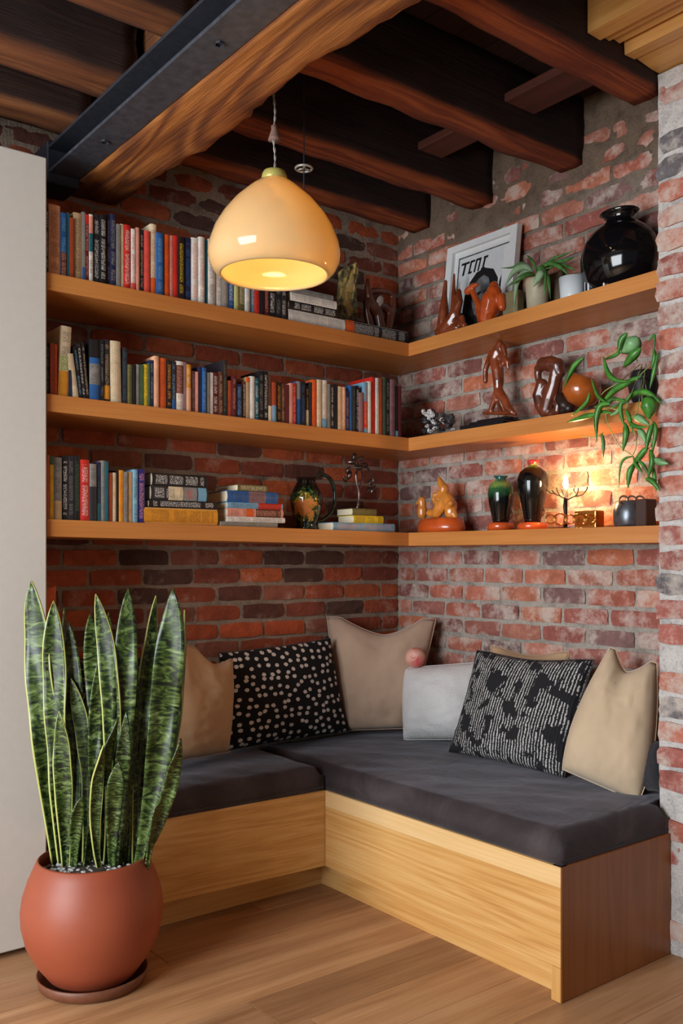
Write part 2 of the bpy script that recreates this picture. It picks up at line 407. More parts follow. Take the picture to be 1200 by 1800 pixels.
jr = [(-.231, -.125, 'first'), (-.598, -.49, 'second'), (-1.057, -.945, 'third'), (-1.54, -1.44, 'fourth')]
nm = ['dark wooden ceiling joist nearest the back brick wall, right of the beam', 'dark wooden ceiling joist passing above the pendant cord, second from back wall',
      'wide dark ceiling joist ending above the framed poster and plant', 'dark ceiling joist ending on the pier under the oak cornice']
for k, (y0, y1, s_) in enumerate(jr):
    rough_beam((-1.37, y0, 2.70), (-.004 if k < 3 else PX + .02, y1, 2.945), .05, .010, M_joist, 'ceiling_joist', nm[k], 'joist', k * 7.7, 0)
nl = ['weathered joist left of the steel beam, right above the white cabinet', 'weathered joist left of the steel beam, second from the back wall', 'weathered joist left of the steel beam at the top edge']
for k, (y0, y1) in enumerate([(-.332, -.214), (-.669, -.529), (-1.04, -.945)]):
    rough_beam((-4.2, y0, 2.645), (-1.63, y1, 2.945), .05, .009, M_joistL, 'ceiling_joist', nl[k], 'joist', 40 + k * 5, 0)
# bridging boards between joists
for k, (pa, pb, lab) in enumerate([((610, 345), (905, 290), 'short flat bridging board between third and fourth joists'), ((740, 410), (860, 480), 'short flat bridging board between second and third joists')]):
    if k == 0: x0, x1, y0, y1 = -.45, -.295, -1.436, -1.06
    else: x0, x1, y0, y1 = -.43, -.30, -.94, -.60
    o = obj('bridging_board', B((x0, y0, 2.80), (x1, y1, 2.83), .004), M_block, None, False, ((x0 + x1) / 2, (y0 + y1) / 2, 2.80)); tag(o, lab, 'board')
# ------------------------------------------------------------------ hewn beam + steel channel
bm = bmesh.new(); nX, nY = 10, 90
y0, y1 = -3.6, -.01
def beam_pt(i, j, top):
    t = j / nY; y = y1 + (y0 - y1) * t
    xr = -1.375 + .035 * noise.noise(Vector((y * 2.1, 3, 0))) + .03 * noise.noise(Vector((y * 6, 1, 0))) + .012 * noise.noise(Vector((y * 22, 5, 0)))
    xl = -1.598 + .004 * noise.noise(Vector((y * 15, 8, 0)))
    x = xl + (xr - xl) * i / nX
    z = 2.532 + .006 * noise.noise(Vector((x * 22, y * 3, 2))) + .004 * noise.noise(Vector((x * 50, y * 9, 4)))
    if i == nX: z += .018 + .015 * noise.noise(Vector((y * 9, 0, 7)))
    if i == nX - 1: z += .004
    return Vector((x, y, z if not top else 2.86))
g = [[bm.verts.new(beam_pt(i, j, False)) for i in range(nX + 1)] for j in range(nY + 1)]
tl = [bm.verts.new(beam_pt(0, j, True)) for j in range(nY + 1)]; tr = [bm.verts.new(beam_pt(nX, j, True)) for j in range(nY + 1)]
for j in range(nY):
    for i in range(nX): bm.faces.new((g[j][i], g[j + 1][i], g[j + 1][i + 1], g[j][i + 1]))
    bm.faces.new((g[j][nX], g[j + 1][nX], tr[j + 1], tr[j])); bm.faces.new((g[j][0], tl[j], tl[j + 1], g[j + 1][0])); bm.faces.new((tl[j], tr[j], tr[j + 1], tl[j + 1]))
for j in (0, nY):
    f = g[j] + [tr[j], tl[j]]; bm.faces.new(f if j == 0 else f[::-1])
bmesh.ops.recalc_face_normals(bm, faces=bm.faces)
bt = thing('ceiling_beam', 'rough hewn timber ceiling beam with wavy edge beside the black steel', 'beam', (-1.49, -1.8, 2.53))
obj('timber', bm, M_beam, bt, True)
# splintered knot at near right edge
kb = bmesh.new()
for k in range(6): ball(kb, Vector((-1.345 + .012 * random.uniform(-1, 1), -1.98 + .02 * k, 2.552 + .008 * random.uniform(-1, 1))), (.012, .018, .010), 2)
ko = obj('splintered_knot', kb, M_beam, bt); remesh(ko, .004, 2)
st = thing('steel_beam', 'black painted steel channel beam bolted along the hewn timber', 'beam', (-1.65, -1.8, 2.53))
obj('bottom_flange', B((-1.708, -3.6, 2.532), (-1.602, -.02, 2.542), .001), plain('steel_floor_lit', S(66, 68, 76), .5, .2, .15, .2), st, label='scuffed blue-grey flange with floor light painted in')  # same steel as the web, lighter because floor bounce is in its colour
obj('web', B((-1.625, -3.6, 2.542), (-1.604, -.02, 2.612)), M_steel, st)
obj('top_flange', B((-1.71, -3.6, 2.612), (-1.602, -.02, 2.622), .001), M_steel, st)
obj('bearing_plate', B((-1.712, -.16, 2.50), (-1.60, -.02, 2.64), .003), M_steel, st)
for k in range(4):
    bb = bmesh.new(); lathe(bb, [(.012, 0), (.012, .006), (.0, .007)], (-1.655, -.5 - k * .7, 2.526), 6); obj('bolt', bb, M_steel, st)
# ------------------------------------------------------------------ oak cornice on the pier
yc = -1.56
cp = [onY(px, py, yc) for px, py in ((1040, 78), (1062, 91), (1066, 84), (1078, 92), (1082, 86), (1096, 96), (1104, 88), (1105, 116), (1122, 124), (1124, 121), (1152, 141))]
prof = [(p.x, p.z) for p in cp]
zmin = min(z for x, z in prof); dz = 2.756 - prof[-1][1]
prof = [(x, z + dz) for x, z in prof]
prof = [(prof[0][0], 2.945)] + prof + [(-.02, prof[-1][1]), (-.02, 2.945)]
bm = bmesh.new(); A_ = [bm.verts.new((x, yc + .015, z)) for x, z in prof]; B_ = [bm.verts.new((x, -3.1, z)) for x, z in prof]
for i in range(len(prof)): j = (i + 1) % len(prof); bm.faces.new((A_[i], B_[i], B_[j], A_[j]))
bm.faces.new(A_); bm.faces.new(B_[::-1]); bmesh.ops.recalc_face_normals(bm, faces=bm.faces)
o = obj('trim_cornice', bm, M_corn); o['kind'] = 'structure'
# ------------------------------------------------------------------ white cabinet at left
wc = thing('tall_cabinet', 'tall plain white cabinet at the left edge beside the shelves', 'cabinet', (-2.3, -.18, 0))
obj('cabinet_body', B((-3.3, -.34, .06), (XL - .004, -.012, 2.475), .002), M_white, wc)
obj('plinth', B((-3.3, -.30, 0), (XL - .05, -.05, .06)), M_white, wc)
obj('door', B((-3.0, -.364, .022), (XL, -.34, 2.49), .004, 2), M_white, wc)
# ------------------------------------------------------------------ bench
bx, by, bl = -.80, -.505, -1.59; bt_, pb = .375, .097
BLF = by + .04
sa = thing('corner_bench', 'L-shaped built-in oak bench box with recessed toe kick', 'bench', (-.8, -.5, 0))
obj('front_panel', hexa([(XL + .02, BLF, pb), (bx, by, pb), (bx, by + .03, pb), (XL + .02, BLF + .03, pb), (XL + .02, BLF, bt_), (bx, by, bt_), (bx, by + .03, bt_), (XL + .02, BLF + .03, bt_)], .002), M_oak_x, sa)
obj('front_panel', B((bx - .002, bl + .002, pb), (bx + .03, by, bt_ - .058), .0006), M_oak_y, sa)
obj('front_rail', B((bx - .002, bl + .002, bt_ - .0578), (bx + .03, by, bt_), .0006), wood('pale_oak_rail', [S(196, 148, 92), S(226, 184, 124), S(238, 204, 150)], 'y', ring=4), sa)
obj('edge_strip', B((bx - .002, bl + .002, .001), (bx + .001, bl + .034, pb - .001)), M_oak_z2, sa)
obj('end_panel', B((bx, bl, 0), (PX - .004, bl + .035, bt_), .002), M_oak_z_shade, sa)
obj('corner_post', B((bx - .003, by - .003, pb + .001), (bx + .02, by + .02, bt_ - .001), .002), M_oak_z_shade, sa)
obj('toe_kick', B((XL + .02, by + .085, 0), (bx + .061, by + .102, pb - .001)), M_oak_x, sa)
obj('toe_kick', B((bx + .045, bl + .035, 0), (bx + .062, by + .10, pb - .001)), M_oak_y, sa)
obj('seat_board', B((XL + .02, by + .03, bt_ - .03), (bx + .03, -.012, bt_ - .001)), M_oak_x, sa)
obj('seat_board', B((bx + .03, PY + .014, bt_ - .03), (-.012, -.012, bt_ - .001)), M_oak_y, sa)
# velvet cushions
def velvet():
    m, nt, bs = newmat('charcoal_velvet'); v = coords(nt, (1, 1, 1)); n = noi(nt, v, 4.5, 5, .6, .6); n2 = noi(nt, v, 300, 2)
    r = ramp(nt, n, [(.3, S(38, 30, 31)), (.5, S(54, 45, 46)), (.75, S(78, 68, 69))]); nt.links.new(r.outputs[0], bs.inputs['Base Color'])
    bs.inputs['Roughness'].default_value = .85; bs.inputs['Sheen Weight'].default_value = .3; bs.inputs['Sheen Roughness'].default_value = .35; bs.inputs['Sheen Tint'].default_value = (.8, .8, .9, 1)
    bump(nt, mth(nt, 'ADD', n, mth(nt, 'MULTIPLY', n2, .1)), bs, .4, .015); return m
M_velvet = velvet()
def cushion(name, x0, x1, y0, y1, z0, h, label, seed, notch=None, skew=0):
    bm = bmesh.new(); nx = max(8, int((x1 - x0) / .025)); ny = max(8, int((y1 - y0) / .025)); layers = []
    R = .035
    # shell as superellipse-rounded slab
    def pt(i, j, top):
        u = i / nx; v = j / ny; x = x0 + (x1 - x0) * u; y = y0 + (y1 - y0) * v
        if skew: y += skew * (1 - u) * (1 - v)
        e = min(x - x0, x1 - x, y - y0, y1 - y)
        if y < PY + .012 and notch: x = x0 + (min(x1, PX - .006) - x0) * u; e = min(x - x0, min(x1, PX - .006) - x, y - y0)
        k = max(0, 1 - e / R); drop = R * (1 - math.sqrt(max(0, 1 - k * k)))
        q = Vector((x * 3.2, y * 3.2, seed)); wr_ = .006 * noise.noise(q) + .004 * noise.noise(Vector((x * 14 + y * 9, y * 5, seed))) + .0015 * noise.noise(Vector((x * 40, y * 28, seed)))
        dome = .006 * min(1, e / .15)
        return Vector((x, y, z0 + (h - drop + dome + wr_ if top else 0)))
    T = [[bm.verts.new(pt(i, j, True)) for i in range(nx + 1)] for j in range(ny + 1)]
    Bt = [[bm.verts.new(pt(i, j, False)) for i in range(nx + 1)] for j in range(ny + 1)]
    for j in range(ny):
        for i in range(nx):
            bm.faces.new((T[j][i], T[j][i + 1], T[j + 1][i + 1], T[j + 1][i])); bm.faces.new((Bt[j][i], Bt[j + 1][i], Bt[j + 1][i + 1], Bt[j][i + 1]))
    lp = [(0, i) for i in range(nx + 1)] + [(j, nx) for j in range(1, ny + 1)] + [(ny, i) for i in range(nx - 1, -1, -1)] + [(j, 0) for j in range(ny - 1, 0, -1)]
    for a in range(len(lp)):
        b = (a + 1) % len(lp); p, q = lp[a], lp[b]
        bm.faces.new((Bt[p[0]][p[1]], Bt[q[0]][q[1]], T[q[0]][q[1]], T[p[0]][p[1]]))
    c = thing(name, label, 'cushion', ((x0 + x1) / 2, (y0 + y1) / 2, z0))
    cb_ = obj('cushion_body', bm, M_velvet, c, True)
    # piped seam around the lower edge
    zz = z0 + .012; ps = [(x0 - .0, y0 + skew, zz), (x1, y0, zz), (x1, y1, zz), (x0, y1, zz)]
    pm = bmesh.new()
    for a in range(1): tube(pm, [Vector(ps[a]) , Vector(ps[(a + 1) % 4])], .0025, 6)
    obj('seam', pm, M_velvet, cb_)
    return c
SEAT = bt_ + .088
cushion('seat_cushion', XL + .03, bx - .002, by + .008, -.02, bt_ + .0005, .086, 'dark charcoal velvet seat cushion on the bench arm below the books', 3.1, skew=.02)
cushion('seat_cushion', bx + .008, -.02, bl + .008, -.02, bt_ + .0005, .086, 'long charcoal velvet seat cushion on the bench arm reaching the pier', 8.4, notch=True)
# ------------------------------------------------------------------ shelves
def shelf(name, label, A_left, A_in, B_right, th_l, th_in, th_r):
    """pixel y of the bottom front edge at the left end, the inner corner, the right end"""
    yA, xB = -.35, -.25
    t = thing('corner_shelf', label, 'shelf', (-.5, -.2, 1))
    zl = onY(79, A_left, yA).z; zi = hit(A_in[0], A_in[1], (xB, yA, 0), tuple(FW)).z; zr = onX(1152, B_right, xB).z
    TH = .055
    t.location.z = zi
    xl = XL + .006; yr = PY + .006
    bA = [(xl, yA, zl), (xB, yA, zi), (-.012, -.012, zi), (xl, -.012, zl)]
    obj('shelf_board', hexa(bA + [(x, y, z + TH) for x, y, z in bA], .0012), M_sh_x, t)
    bB = [(xB, yA, zi), (xB, yr, zr), (-.012, yr, zr), (-.012, -.012, zi)]
    obj('shelf_board', hexa(bB + [(x, y, z + TH) for x, y, z in bB], .0012), M_sh_y, t)
    return (lambda x: zl + (zi - zl) * (x - xl) / (xB - xl) + TH + .0008), (lambda y: zi + (zr - zi) * (y - yA) / (yr - yA) + TH + .0008)
topA, topB = shelf('top', 'top oak corner shelf, highest of three, under the joists', 508, (724, 626.5), 505, 0, 0, 0)
midA, midB = shelf('mid', 'middle oak corner shelf with trailing plant at its right end', 722, (720.5, 793), 732, 0, 0, 0)
lowA, lowB = shelf('low', 'lowest oak corner shelf holding the glass jug and vases', 943, (721, 959.5), 954, 0, 0, 0)
# ------------------------------------------------------------------ books
def book_mat():
    m, nt, bs = newmat('book_cover'); oi = N(nt, 'ShaderNodeObjectInfo'); tc = N(nt, 'ShaderNodeTexCoord')
    def at(n): a = N(nt, 'ShaderNodeAttribute', attribute_type='OBJECT', attribute_name=n); return a
    tcol = at('ink'); ext = at('extent')
    sep = N(nt, 'ShaderNodeSeparateXYZ'); nt.links.new(tc.outputs['Object'], sep.inputs[0])
    nrm = N(nt, 'ShaderNodeSeparateXYZ'); nt.links.new(tc.outputs['Normal'], nrm.inputs[0])
    es = N(nt, 'ShaderNodeSeparateXYZ'); nt.links.new(ext.outputs['Vector'], es.inputs[0])
    v = coords(nt, (1, .02, 1)); mp = N(nt, 'ShaderNodeMapping'); mp.inputs['Scale'].default_value = (420, 1, 260); nt.links.new(v, mp.inputs[0])
    n = noi(nt, mp.outputs[0], 1, 1, .5); g = mth(nt, 'GREATER_THAN', n, .52)
    mp2 = N(nt, 'ShaderNodeMapping'); mp2.inputs['Scale'].default_value = (0.01, .01, 34); nt.links.new(v, mp2.inputs[0]); n2 = noi(nt, mp2.outputs[0], 1, 1, .4); g2 = mth(nt, 'GREATER_THAN', n2, .42)
    inx = mth(nt, 'LESS_THAN', mth(nt, 'ABSOLUTE', sep.outputs[0]), es.outputs[0])
    a1 = mth(nt, 'GREATER_THAN', sep.outputs[2], es.outputs[1]); a2 = mth(nt, 'LESS_THAN', sep.outputs[2], es.outputs[2])
    fr = mth(nt, 'LESS_THAN', nrm.outputs[1], -.6)
    k = mth(nt, 'MULTIPLY', mth(nt, 'MULTIPLY', g, g2), mth(nt, 'MULTIPLY', inx, mth(nt, 'MULTIPLY', a1, mth(nt, 'MULTIPLY', a2, fr))))
    k = mth(nt, 'MULTIPLY', k, .62); vv = coords(nt); wn = noi(nt, vv, 30, 4); oc = mixc(nt, oi.outputs['Color'], ramp(nt, wn, [(.3, (.72, .70, .68)), (.7, (1.05, 1.03, 1))]).outputs[0], 1, 'MULTIPLY'); c = mixc(nt, oc, tcol.outputs['Color'], k)
    nt.links.new(c, bs.inputs['Base Color']); bs.inputs['Roughness'].default_value = .45; return m
M_book = book_mat(); M_page = plain('page_edges', S(214, 200, 172), .9, 0, .08, .4, nscale=200)
ORD = ['first', 'second', 'third', 'fourth', 'fifth', 'sixth', 'seventh', 'eighth', 'ninth', 'tenth', 'eleventh', 'twelfth', 'thirteenth', 'fourteenth', 'fifteenth', 'sixteenth', 'seventeenth', 'eighteenth', 'nineteenth', 'twentieth']
TENS = ['', '', 'twenty', 'thirty', 'forty', 'fifty', 'sixty', 'seventy', 'eighty', 'ninety']
TENO = ['', '', 'twentieth', 'thirtieth', 'fortieth', 'fiftieth', 'sixtieth', 'seventieth', 'eightieth', 'ninetieth']
def ordn(k):
    k += 1
    if k <= 20: return ORD[k - 1]
    t, u = divmod(k, 10); return TENO[t] if u == 0 else TENS[t] + '-' + ORD[u - 1]
def book_mesh(W, D, H, t=.0022, rnd_=.25):
    """cover in local coords: spine faces -y at y=0, x centred, z up"""
    bm = bmesh.new(); n = 5; s = []
    for i in range(n + 1):
        u = -1 + 2 * i / n; s.append((u * W / 2, W * rnd_ * .5 * (u * u)))
    outer = [(-W / 2, D)] + s + [(W / 2, D)]
    inner = [(W / 2 - t, D)] + [(x * (1 - 2 * t / W), y + t) for x, y in s[::-1]] + [(-W / 2 + t, D)]
    lp = outer + inner
    lo = [bm.verts.new((x, y, 0)) for x, y in lp]; hi = [bm.verts.new((x, y, H)) for x, y in lp]; m = len(lp)
    for i in range(m): j = (i + 1) % m; bm.faces.new((lo[i], lo[j], hi[j], hi[i]))
    k = len(outer)
    for i in range(k - 1):
        a, b, c, d = i, i + 1, m - 2 - i, m - 1 - i
        bm.faces.new((lo[a], lo[d], lo[c], lo[b])); bm.faces.new((hi[a], hi[b], hi[c], hi[d]))
    bmesh.ops.recalc_face_normals(bm, faces=bm.faces)
    pg = bmesh.new(); y0 = W * rnd_ * .5 + t
    box(pg, (-W / 2 + t, max(y0 * .6, t), .003), (W / 2 - t, D - .004, H - .003))
    return bm, pg
def mk_mesh(name, bm, mat):
    bm.normal_update(); me = bpy.data.meshes.new(name); bm.to_mesh(me); bm.free(); me.materials.append(mat); return me
def make_book(loc, W, D, H, col, ink, label, group, bands=(), rot=None, textw=.62, tz=(.08, .92)):
    t = thing('book', label, 'book', loc, group)
    if rot: t.rotation_euler = rot
    bm, pg = book_mesh(W, D, H, rnd_=.22 if W > .012 else .05)
    c = bpy.data.objects.new('cover', mk_mesh('cover', bm, M_book)); C.objects.link(c); c.parent = t
    c.color = (*col, 1); c['ink'] = list(ink if ink else col); c['extent'] = [W / 2 * textw, H * tz[0], H * tz[1]]
    p = bpy.data.objects.new('page_block', mk_mesh('page_block', pg, M_page)); C.objects.link(p); p.parent = t
    for z0, z1, bc, bi in bands:
        bb = bmesh.new(); n = 5; s = [(-1 + 2 * i / n) for i in range(n + 1)]; r_ = .22 if W > .012 else .05
        pts = [(u * W / 2 * .995, W * r_ * .5 * u * u - .0005) for u in s]; pin = [(x, y + .0008) for x, y in pts[::-1]]
        lp = pts + pin; lo = [bb.verts.new((x, y, H * z0)) for x, y in lp]; hi = [bb.verts.new((x, y, H * z1)) for x, y in lp]
        for i in range(len(lp)): j = (i + 1) % len(lp); bb.faces.new((lo[i], lo[j], hi[j], hi[i]))
        for i in range(n): bb.faces.new((lo[i], lo[len(lp) - 1 - i], lo[len(lp) - 2 - i], lo[i + 1])); bb.faces.new((hi[i], hi[i + 1], hi[len(lp) - 2 - i], hi[len(lp) - 1 - i]))
        bmesh.ops.recalc_face_normals(bb, faces=bb.faces)
        q = bpy.data.objects.new('spine_panel', mk_mesh('spine_panel', bb, M_book)); C.objects.link(q); q.parent = t
        q.color = (*bc, 1); q['ink'] = list(bi if bi else bc); q['extent'] = [W / 2 * .7, H * z0 * 1.02, H * z1 * .98]
    return t
K = dict(
    black=S(26, 24, 26), white=S(228, 224, 216), red=S(206, 44, 34), orange=S(226, 96, 36), blue=S(42, 96, 160), navy=S(34, 38, 74), teal=S(30, 96, 108),
    cream=S(224, 206, 172), tan=S(190, 160, 120), brown=S(98, 56, 40), maroon=S(96, 30, 32), grey=S(140, 138, 134), pink=S(222, 150, 132), coral=S(226, 84, 72),
    green=S(70, 104, 72), olive=S(110, 104, 60), yellow=S(232, 200, 40), mauve=S(146, 110, 116), sky=S(120, 170, 200), dark=S(44, 42, 48), ochre=S(222, 150, 40), lime=S(200, 206, 140), peach=S(234, 176, 138), rust=S(170, 72, 40), royal=S(40, 40, 130))
def shelf_books(data, x0, y0, sc, zfn, yS, shelfname, base_seed, startk=0):
    rnd = random.Random(base_seed)
    for k, d in enumerate(data):
        l, r, top, cname, ink = d[:5]; bands = [(a, b, K[c], K[i] if i else None) for a, b, c, i in (d[5] if len(d) > 5 and d[5] else ())]
        lean = d[6] if len(d) > 6 else 0; adj = d[7] if len(d) > 7 else None
        pl = x0 + l / sc; pr = x0 + r / sc; pt = y0 + top / sc
        ys = yS + rnd.uniform(0, .008)
        a = onY(pl, pt, ys).x; b = onY(pr, pt, ys).x; zt = onY((pl + pr) / 2, pt, ys).z
        W = max(.006, b - a - .0007); x = (a + b) / 2; zb = zfn(x); H = max(.08, zt - zb)
        D = min(.27, max(.12, H * .68 + rnd.uniform(-.01, .012)))
        nm = (adj or cname)
        desc = f"{nm} book" + (f" with {ink} lettering" if ink else "")
        lab = f"{desc}, {ordn(k + startk)} upright from left on the {shelfname} shelf"
        make_book((x, ys, zb + (abs(math.sin(lean)) * W * .5)), W * math.cos(lean), D, H, K[cname], K.get(ink), lab, f'upright books on the {shelfname} shelf', bands, (0, lean, 0) if lean else None)
    return
T1 = [(68, 90, 80, 'dark', 'white'), (92, 165, 70, 'peach', 'brown', None, 0, 'pinkish beige'), (166, 204, 120, 'blue', 'sky', [(0, .38, 'brown', 'pink')]), (205, 222, 120, 'teal', None), (223, 244, 150, 'rust', None, None, 0, 'rust orange'),
      (245, 297, 120, 'tan', 'black'), (298, 317, 115, 'grey', None, [(0, .2, 'blue', None)]), (318, 340, 130, 'maroon', 'pink', [(.86, 1, 'red', None)]), (341, 367, 130, 'white', 'dark', [(.45, .72, 'teal', None), (.72, .97, 'pink', None)], 0, 'white and teal'),
      (368, 409, 132, 'dark', 'white'), (410, 450, 130, 'black', 'white'), (451, 472, 130, 'black', 'mauve'), (473, 511, 128, 'navy', 'grey'), (512, 534, 190, 'grey', 'olive'), (535, 557, 190, 'cream', None),
      (558, 601, 195, 'red', 'white'), (602, 632, 220, 'white', 'red', [(0, .12, 'coral', None)]), (633, 655, 212, 'pink', None, None, 0, 'salmon'), (656, 682, 225, 'dark', 'pink'), (683, 721, 232, 'coral', None),
      (722, 760, 190, 'cream', 'rust', [(0, .24, 'orange', None)]), (762, 805, 245, 'blue', 'sky'), (808, 841, 255, 'orange', 'red'), (842, 859, 262, 'pink', 'red', None, 0, 'salmon pink'), (860, 895, 262, 'red', None),
      (897, 934, 270, 'black', 'yellow'), (935, 977, 275, 'navy', 'blue'), (978, 1024, 276, 'white', 'coral', None, 0, 'white and coral'), (1025, 1060, 270, 'white', 'red'), (1061, 1080, 290, 'teal', None),
      (1081, 1127, 285, 'white', 'black'), (1128, 1170, 290, 'white', 'dark', None, 0, 'greyish white'), (1171, 1207, 300, 'grey', 'tan'), (1208, 1240, 300, 'blue', 'white'), (1241, 1270, 300, 'lime', None), (1271, 1310, 320, 'olive', 'cream'),
      (1311, 1340, 325, 'white', 'sky'), (1341, 1370, 330, 'sky', 'white', None, 0, 'pale blue'), (1371, 1400, 345, 'red', 'black'), (1401, 1428, 350, 'black', None), (1429, 1458, 350, 'maroon', 'pink'), (1459, 1500, 350, 'black', 'white'), (1501, 1535, 352, 'black', 'grey'), (1536, 1566, 356, 'dark', 'white')]
shelf_books(T1, 60, 340, 3.53, topA, -.335, 'top', 1)
T2 = [(68, 99, 150, 'black', 'grey'), (100, 124, 150, 'rust', None), (125, 143, 160, 'orange', 'rust'), (148, 214, 45, 'cream', 'dark', [(0, .36, 'ochre', None), (.36, .58, 'lime', 'black')], .05, 'cream and yellow'),
      (215, 236, 320, 'navy', 'teal'), (238, 280, 222, 'cream', 'tan', None, -.14, 'slanting cream'), (281, 300, 175, 'black', 'sky', None, -.12), (301, 322, 160, 'dark', 'white', None, -.11), (323, 344, 150, 'black', 'tan', None, -.10),
      (345, 411, 130, 'black', None, [(0, .26, 'blue', None), (.26, .6, 'grey', 'dark'), (.6, .7, 'blue', None)], 0, 'thick black and blue'), (412, 432, 130, 'black', 'grey'), (433, 471, 130, 'dark', 'tan', [(.04, .26, 'ochre', None)]), (476, 545, 140, 'cream', 'tan', None, -.02),
      (550, 580, 180, 'dark', 'teal'), (582, 609, 285, 'olive', 'dark'), (610, 632, 285, 'black', None), (633, 655, 285, 'grey', 'dark'), (656, 677, 285, 'green', None), (678, 707, 285, 'yellow', 'olive'), (708, 719, 275, 'green', None, None, 0, 'thin dark green'),
      (720, 745, 258, 'navy', 'grey'), (746, 775, 232, 'peach', None), (776, 822, 245, 'orange', 'rust', None, 0, 'thick red-orange'), (824, 856, 260, 'black', 'ochre'), (857, 880, 265, 'dark', 'sky', [(0, .2, 'blue', None)]), (881, 928, 265, 'white', 'rust', [(.35, .92, 'brown', 'pink')], 0, 'white and brown'),
      (929, 944, 270, 'mauve', None), (945, 975, 285, 'ochre', 'cream', [(0, .5, 'peach', None)], 0, 'yellow-orange'), (976, 1002, 325, 'brown', 'mauve'), (1003, 1018, 330, 'pink', None), (1019, 1044, 300, 'navy', None), (1045, 1070, 305, 'blue', 'sky', None, 0, 'bright blue'),
      (1071, 1090, 335, 'grey', None, None, 0, 'pale grey'), (1091, 1110, 335, 'white', 'pink'), (1111, 1145, 335, 'maroon', 'white')]
shelf_books(T2, 60, 560, 3.53, midA, -.335, 'middle', 2)
T3 = [(19, 40, 178, 'brown', 'tan'), (41, 66, 110, 'dark', 'olive', None, 0, 'tall dark'), (67, 94, 230, 'rust', None), (95, 119, 200, 'maroon', 'pink'), (120, 154, 250, 'navy', 'sky'), (155, 174, 235, 'brown', 'white'), (175, 199, 210, 'tan', None, [(.88, 1, 'orange', None)]),
      (200, 227, 205, 'white', None), (228, 251, 215, 'teal', 'white', None, 0, 'dark teal'), (252, 279, 175, 'black', 'grey'), (280, 305, 175, 'black', 'white'), (306, 328, 205, 'brown', None, [(0, .35, 'cream', None)]), (329, 354, 240, 'rust', None, [(0, .42, 'sky', None)], 0, 'red-brown'),
      (355, 384, 240, 'black', 'ochre'), (385, 404, 250, 'brown', 'tan'), (405, 431, 255, 'maroon', None), (432, 448, 245, 'pink', None), (449, 469, 245, 'red', 'pink'), (470, 499, 235, 'blue', None, [(.6, 1, 'grey', None)]), (500, 524, 235, 'black', 'blue'),
      (525, 544, 260, 'black', 'ochre', [(0, .4, 'cream', None)]), (545, 562, 240, 'dark', None), (563, 591, 225, 'orange', 'red'), (592, 620, 225, 'cream', 'tan'), (621, 651, 228, 'white', 'tan', [(0, .2, 'sky', None)]), (652, 671, 250, 'grey', 'olive'), (672, 690, 250, 'dark', 'white'), (691, 711, 252, 'black', None),
      (712, 739, 265, 'cream', 'orange'), (740, 759, 268, 'peach', 'white'), (760, 780, 290, 'navy', 'pink'), (781, 799, 258, 'blue', None), (800, 818, 262, 'dark', 'green'), (819, 837, 260, 'black', 'white'), (838, 864, 300, 'mauve', None), (865, 889, 240, 'sky', 'red', [(.1, .62, 'red', 'peach')], 0, 'pale blue and red'),
      (890, 909, 235, 'white', None, None, 0, 'thin off-white'), (910, 934, 210, 'red', 'maroon', None, 0, 'deep red'), (935, 955, 215, 'white', 'grey'), (956, 975, 215, 'rust', None, None, 0, 'brown-red'), (976, 996, 212, 'green', 'dark', None, 0, 'dark green'), (997, 1018, 215, 'black', 'grey'), (1019, 1051, 225, 'mauve', 'maroon'), (1052, 1069, 262, 'black', None, [(0, .12, 'sky', None)]), (1070, 1086, 262, 'maroon', None)]
shelf_books(T3, 380, 600, 3.3333, midA, -.335, 'middle', 3, len(T2))
T4 = [(68, 97, 140, 'rust', 'red'), (98, 121, 145, 'yellow', 'ochre', [(.86, 1, 'green', None)]), (122, 174, 155, 'grey', 'dark', [(.0, .3, 'tan', None)], 0, 'grey-beige'), (175, 211, 145, 'black', 'white'), (212, 249, 145, 'dark', 'grey'), (250, 288, 145, 'black', 'green', None, 0, 'blackish green'), (289, 344, 170, 'red', 'white', None, 0, 'thick red'),
      (345, 389, 195, 'grey', 'dark', [(0, .6, 'dark', None)], 0, 'dark grey'), (390, 415, 185, 'navy', 'teal', [(0, .3, 'teal', None)]), (416, 444, 175, 'grey', 'teal'), (445, 461, 180, 'teal', None), (462, 484, 250, 'rust', None, None, 0, 'short red-brown'), (485, 511, 250, 'cream', 'ochre'), (512, 524, 235, 'black', None), (525, 557, 235, 'ochre', 'orange', None, 0, 'orange-yellow'),
      (558, 579, 245, 'grey', 'brown'), (580, 614, 245, 'tan', 'ochre'), (615, 644, 230, 'sky', 'navy', None, 0, 'light blue'), (645, 689, 230, 'royal', 'pink', None, 0, 'deep blue')]
shelf_books(T4, 60, 760, 3.53, lowA, -.335, 'lowest', 4)
# books lying flat: spine towards the room
def flat_book(px0, px1, pyt, pyb, col, ink, label, group, zbase=None, zfn=None, bands=(), D=.16, ys=-.33):
    a = onY(px0, pyb, ys); b = onY(px1, pyb, ys); th = abs(onY((px0 + px1) / 2, pyt, ys).z - onY((px0 + px1) / 2, pyb, ys).z)
    x = (a.x + b.x) / 2; L = b.x - a.x
    z = zbase if zbase is not None else zfn(x)
    # local z runs along the book's height -> rotate about y so it lies along +x
    t = make_book((a.x, ys, z + th / 2), th, D, L, K[col], K.get(ink), label, group, bands, (0, math.pi / 2, 0), .7, (.06, .94))
    return z + th + .0006
G = 'books lying flat on the top shelf'
z = flat_book(508, 607, 553, 575, 'white', 'grey', 'white book lying at the bottom of the stack beside the speckled stone', G, zfn=topA, ys=-.33)
z = flat_book(508, 594, 537, 552, 'black', 'white', 'black book lying second in the stack beside the speckled stone', G, zbase=z)
z = flat_book(512, 592, 523, 537, 'white', 'grey', 'pale book lying third in the stack beside the speckled stone', G, zbase=z)
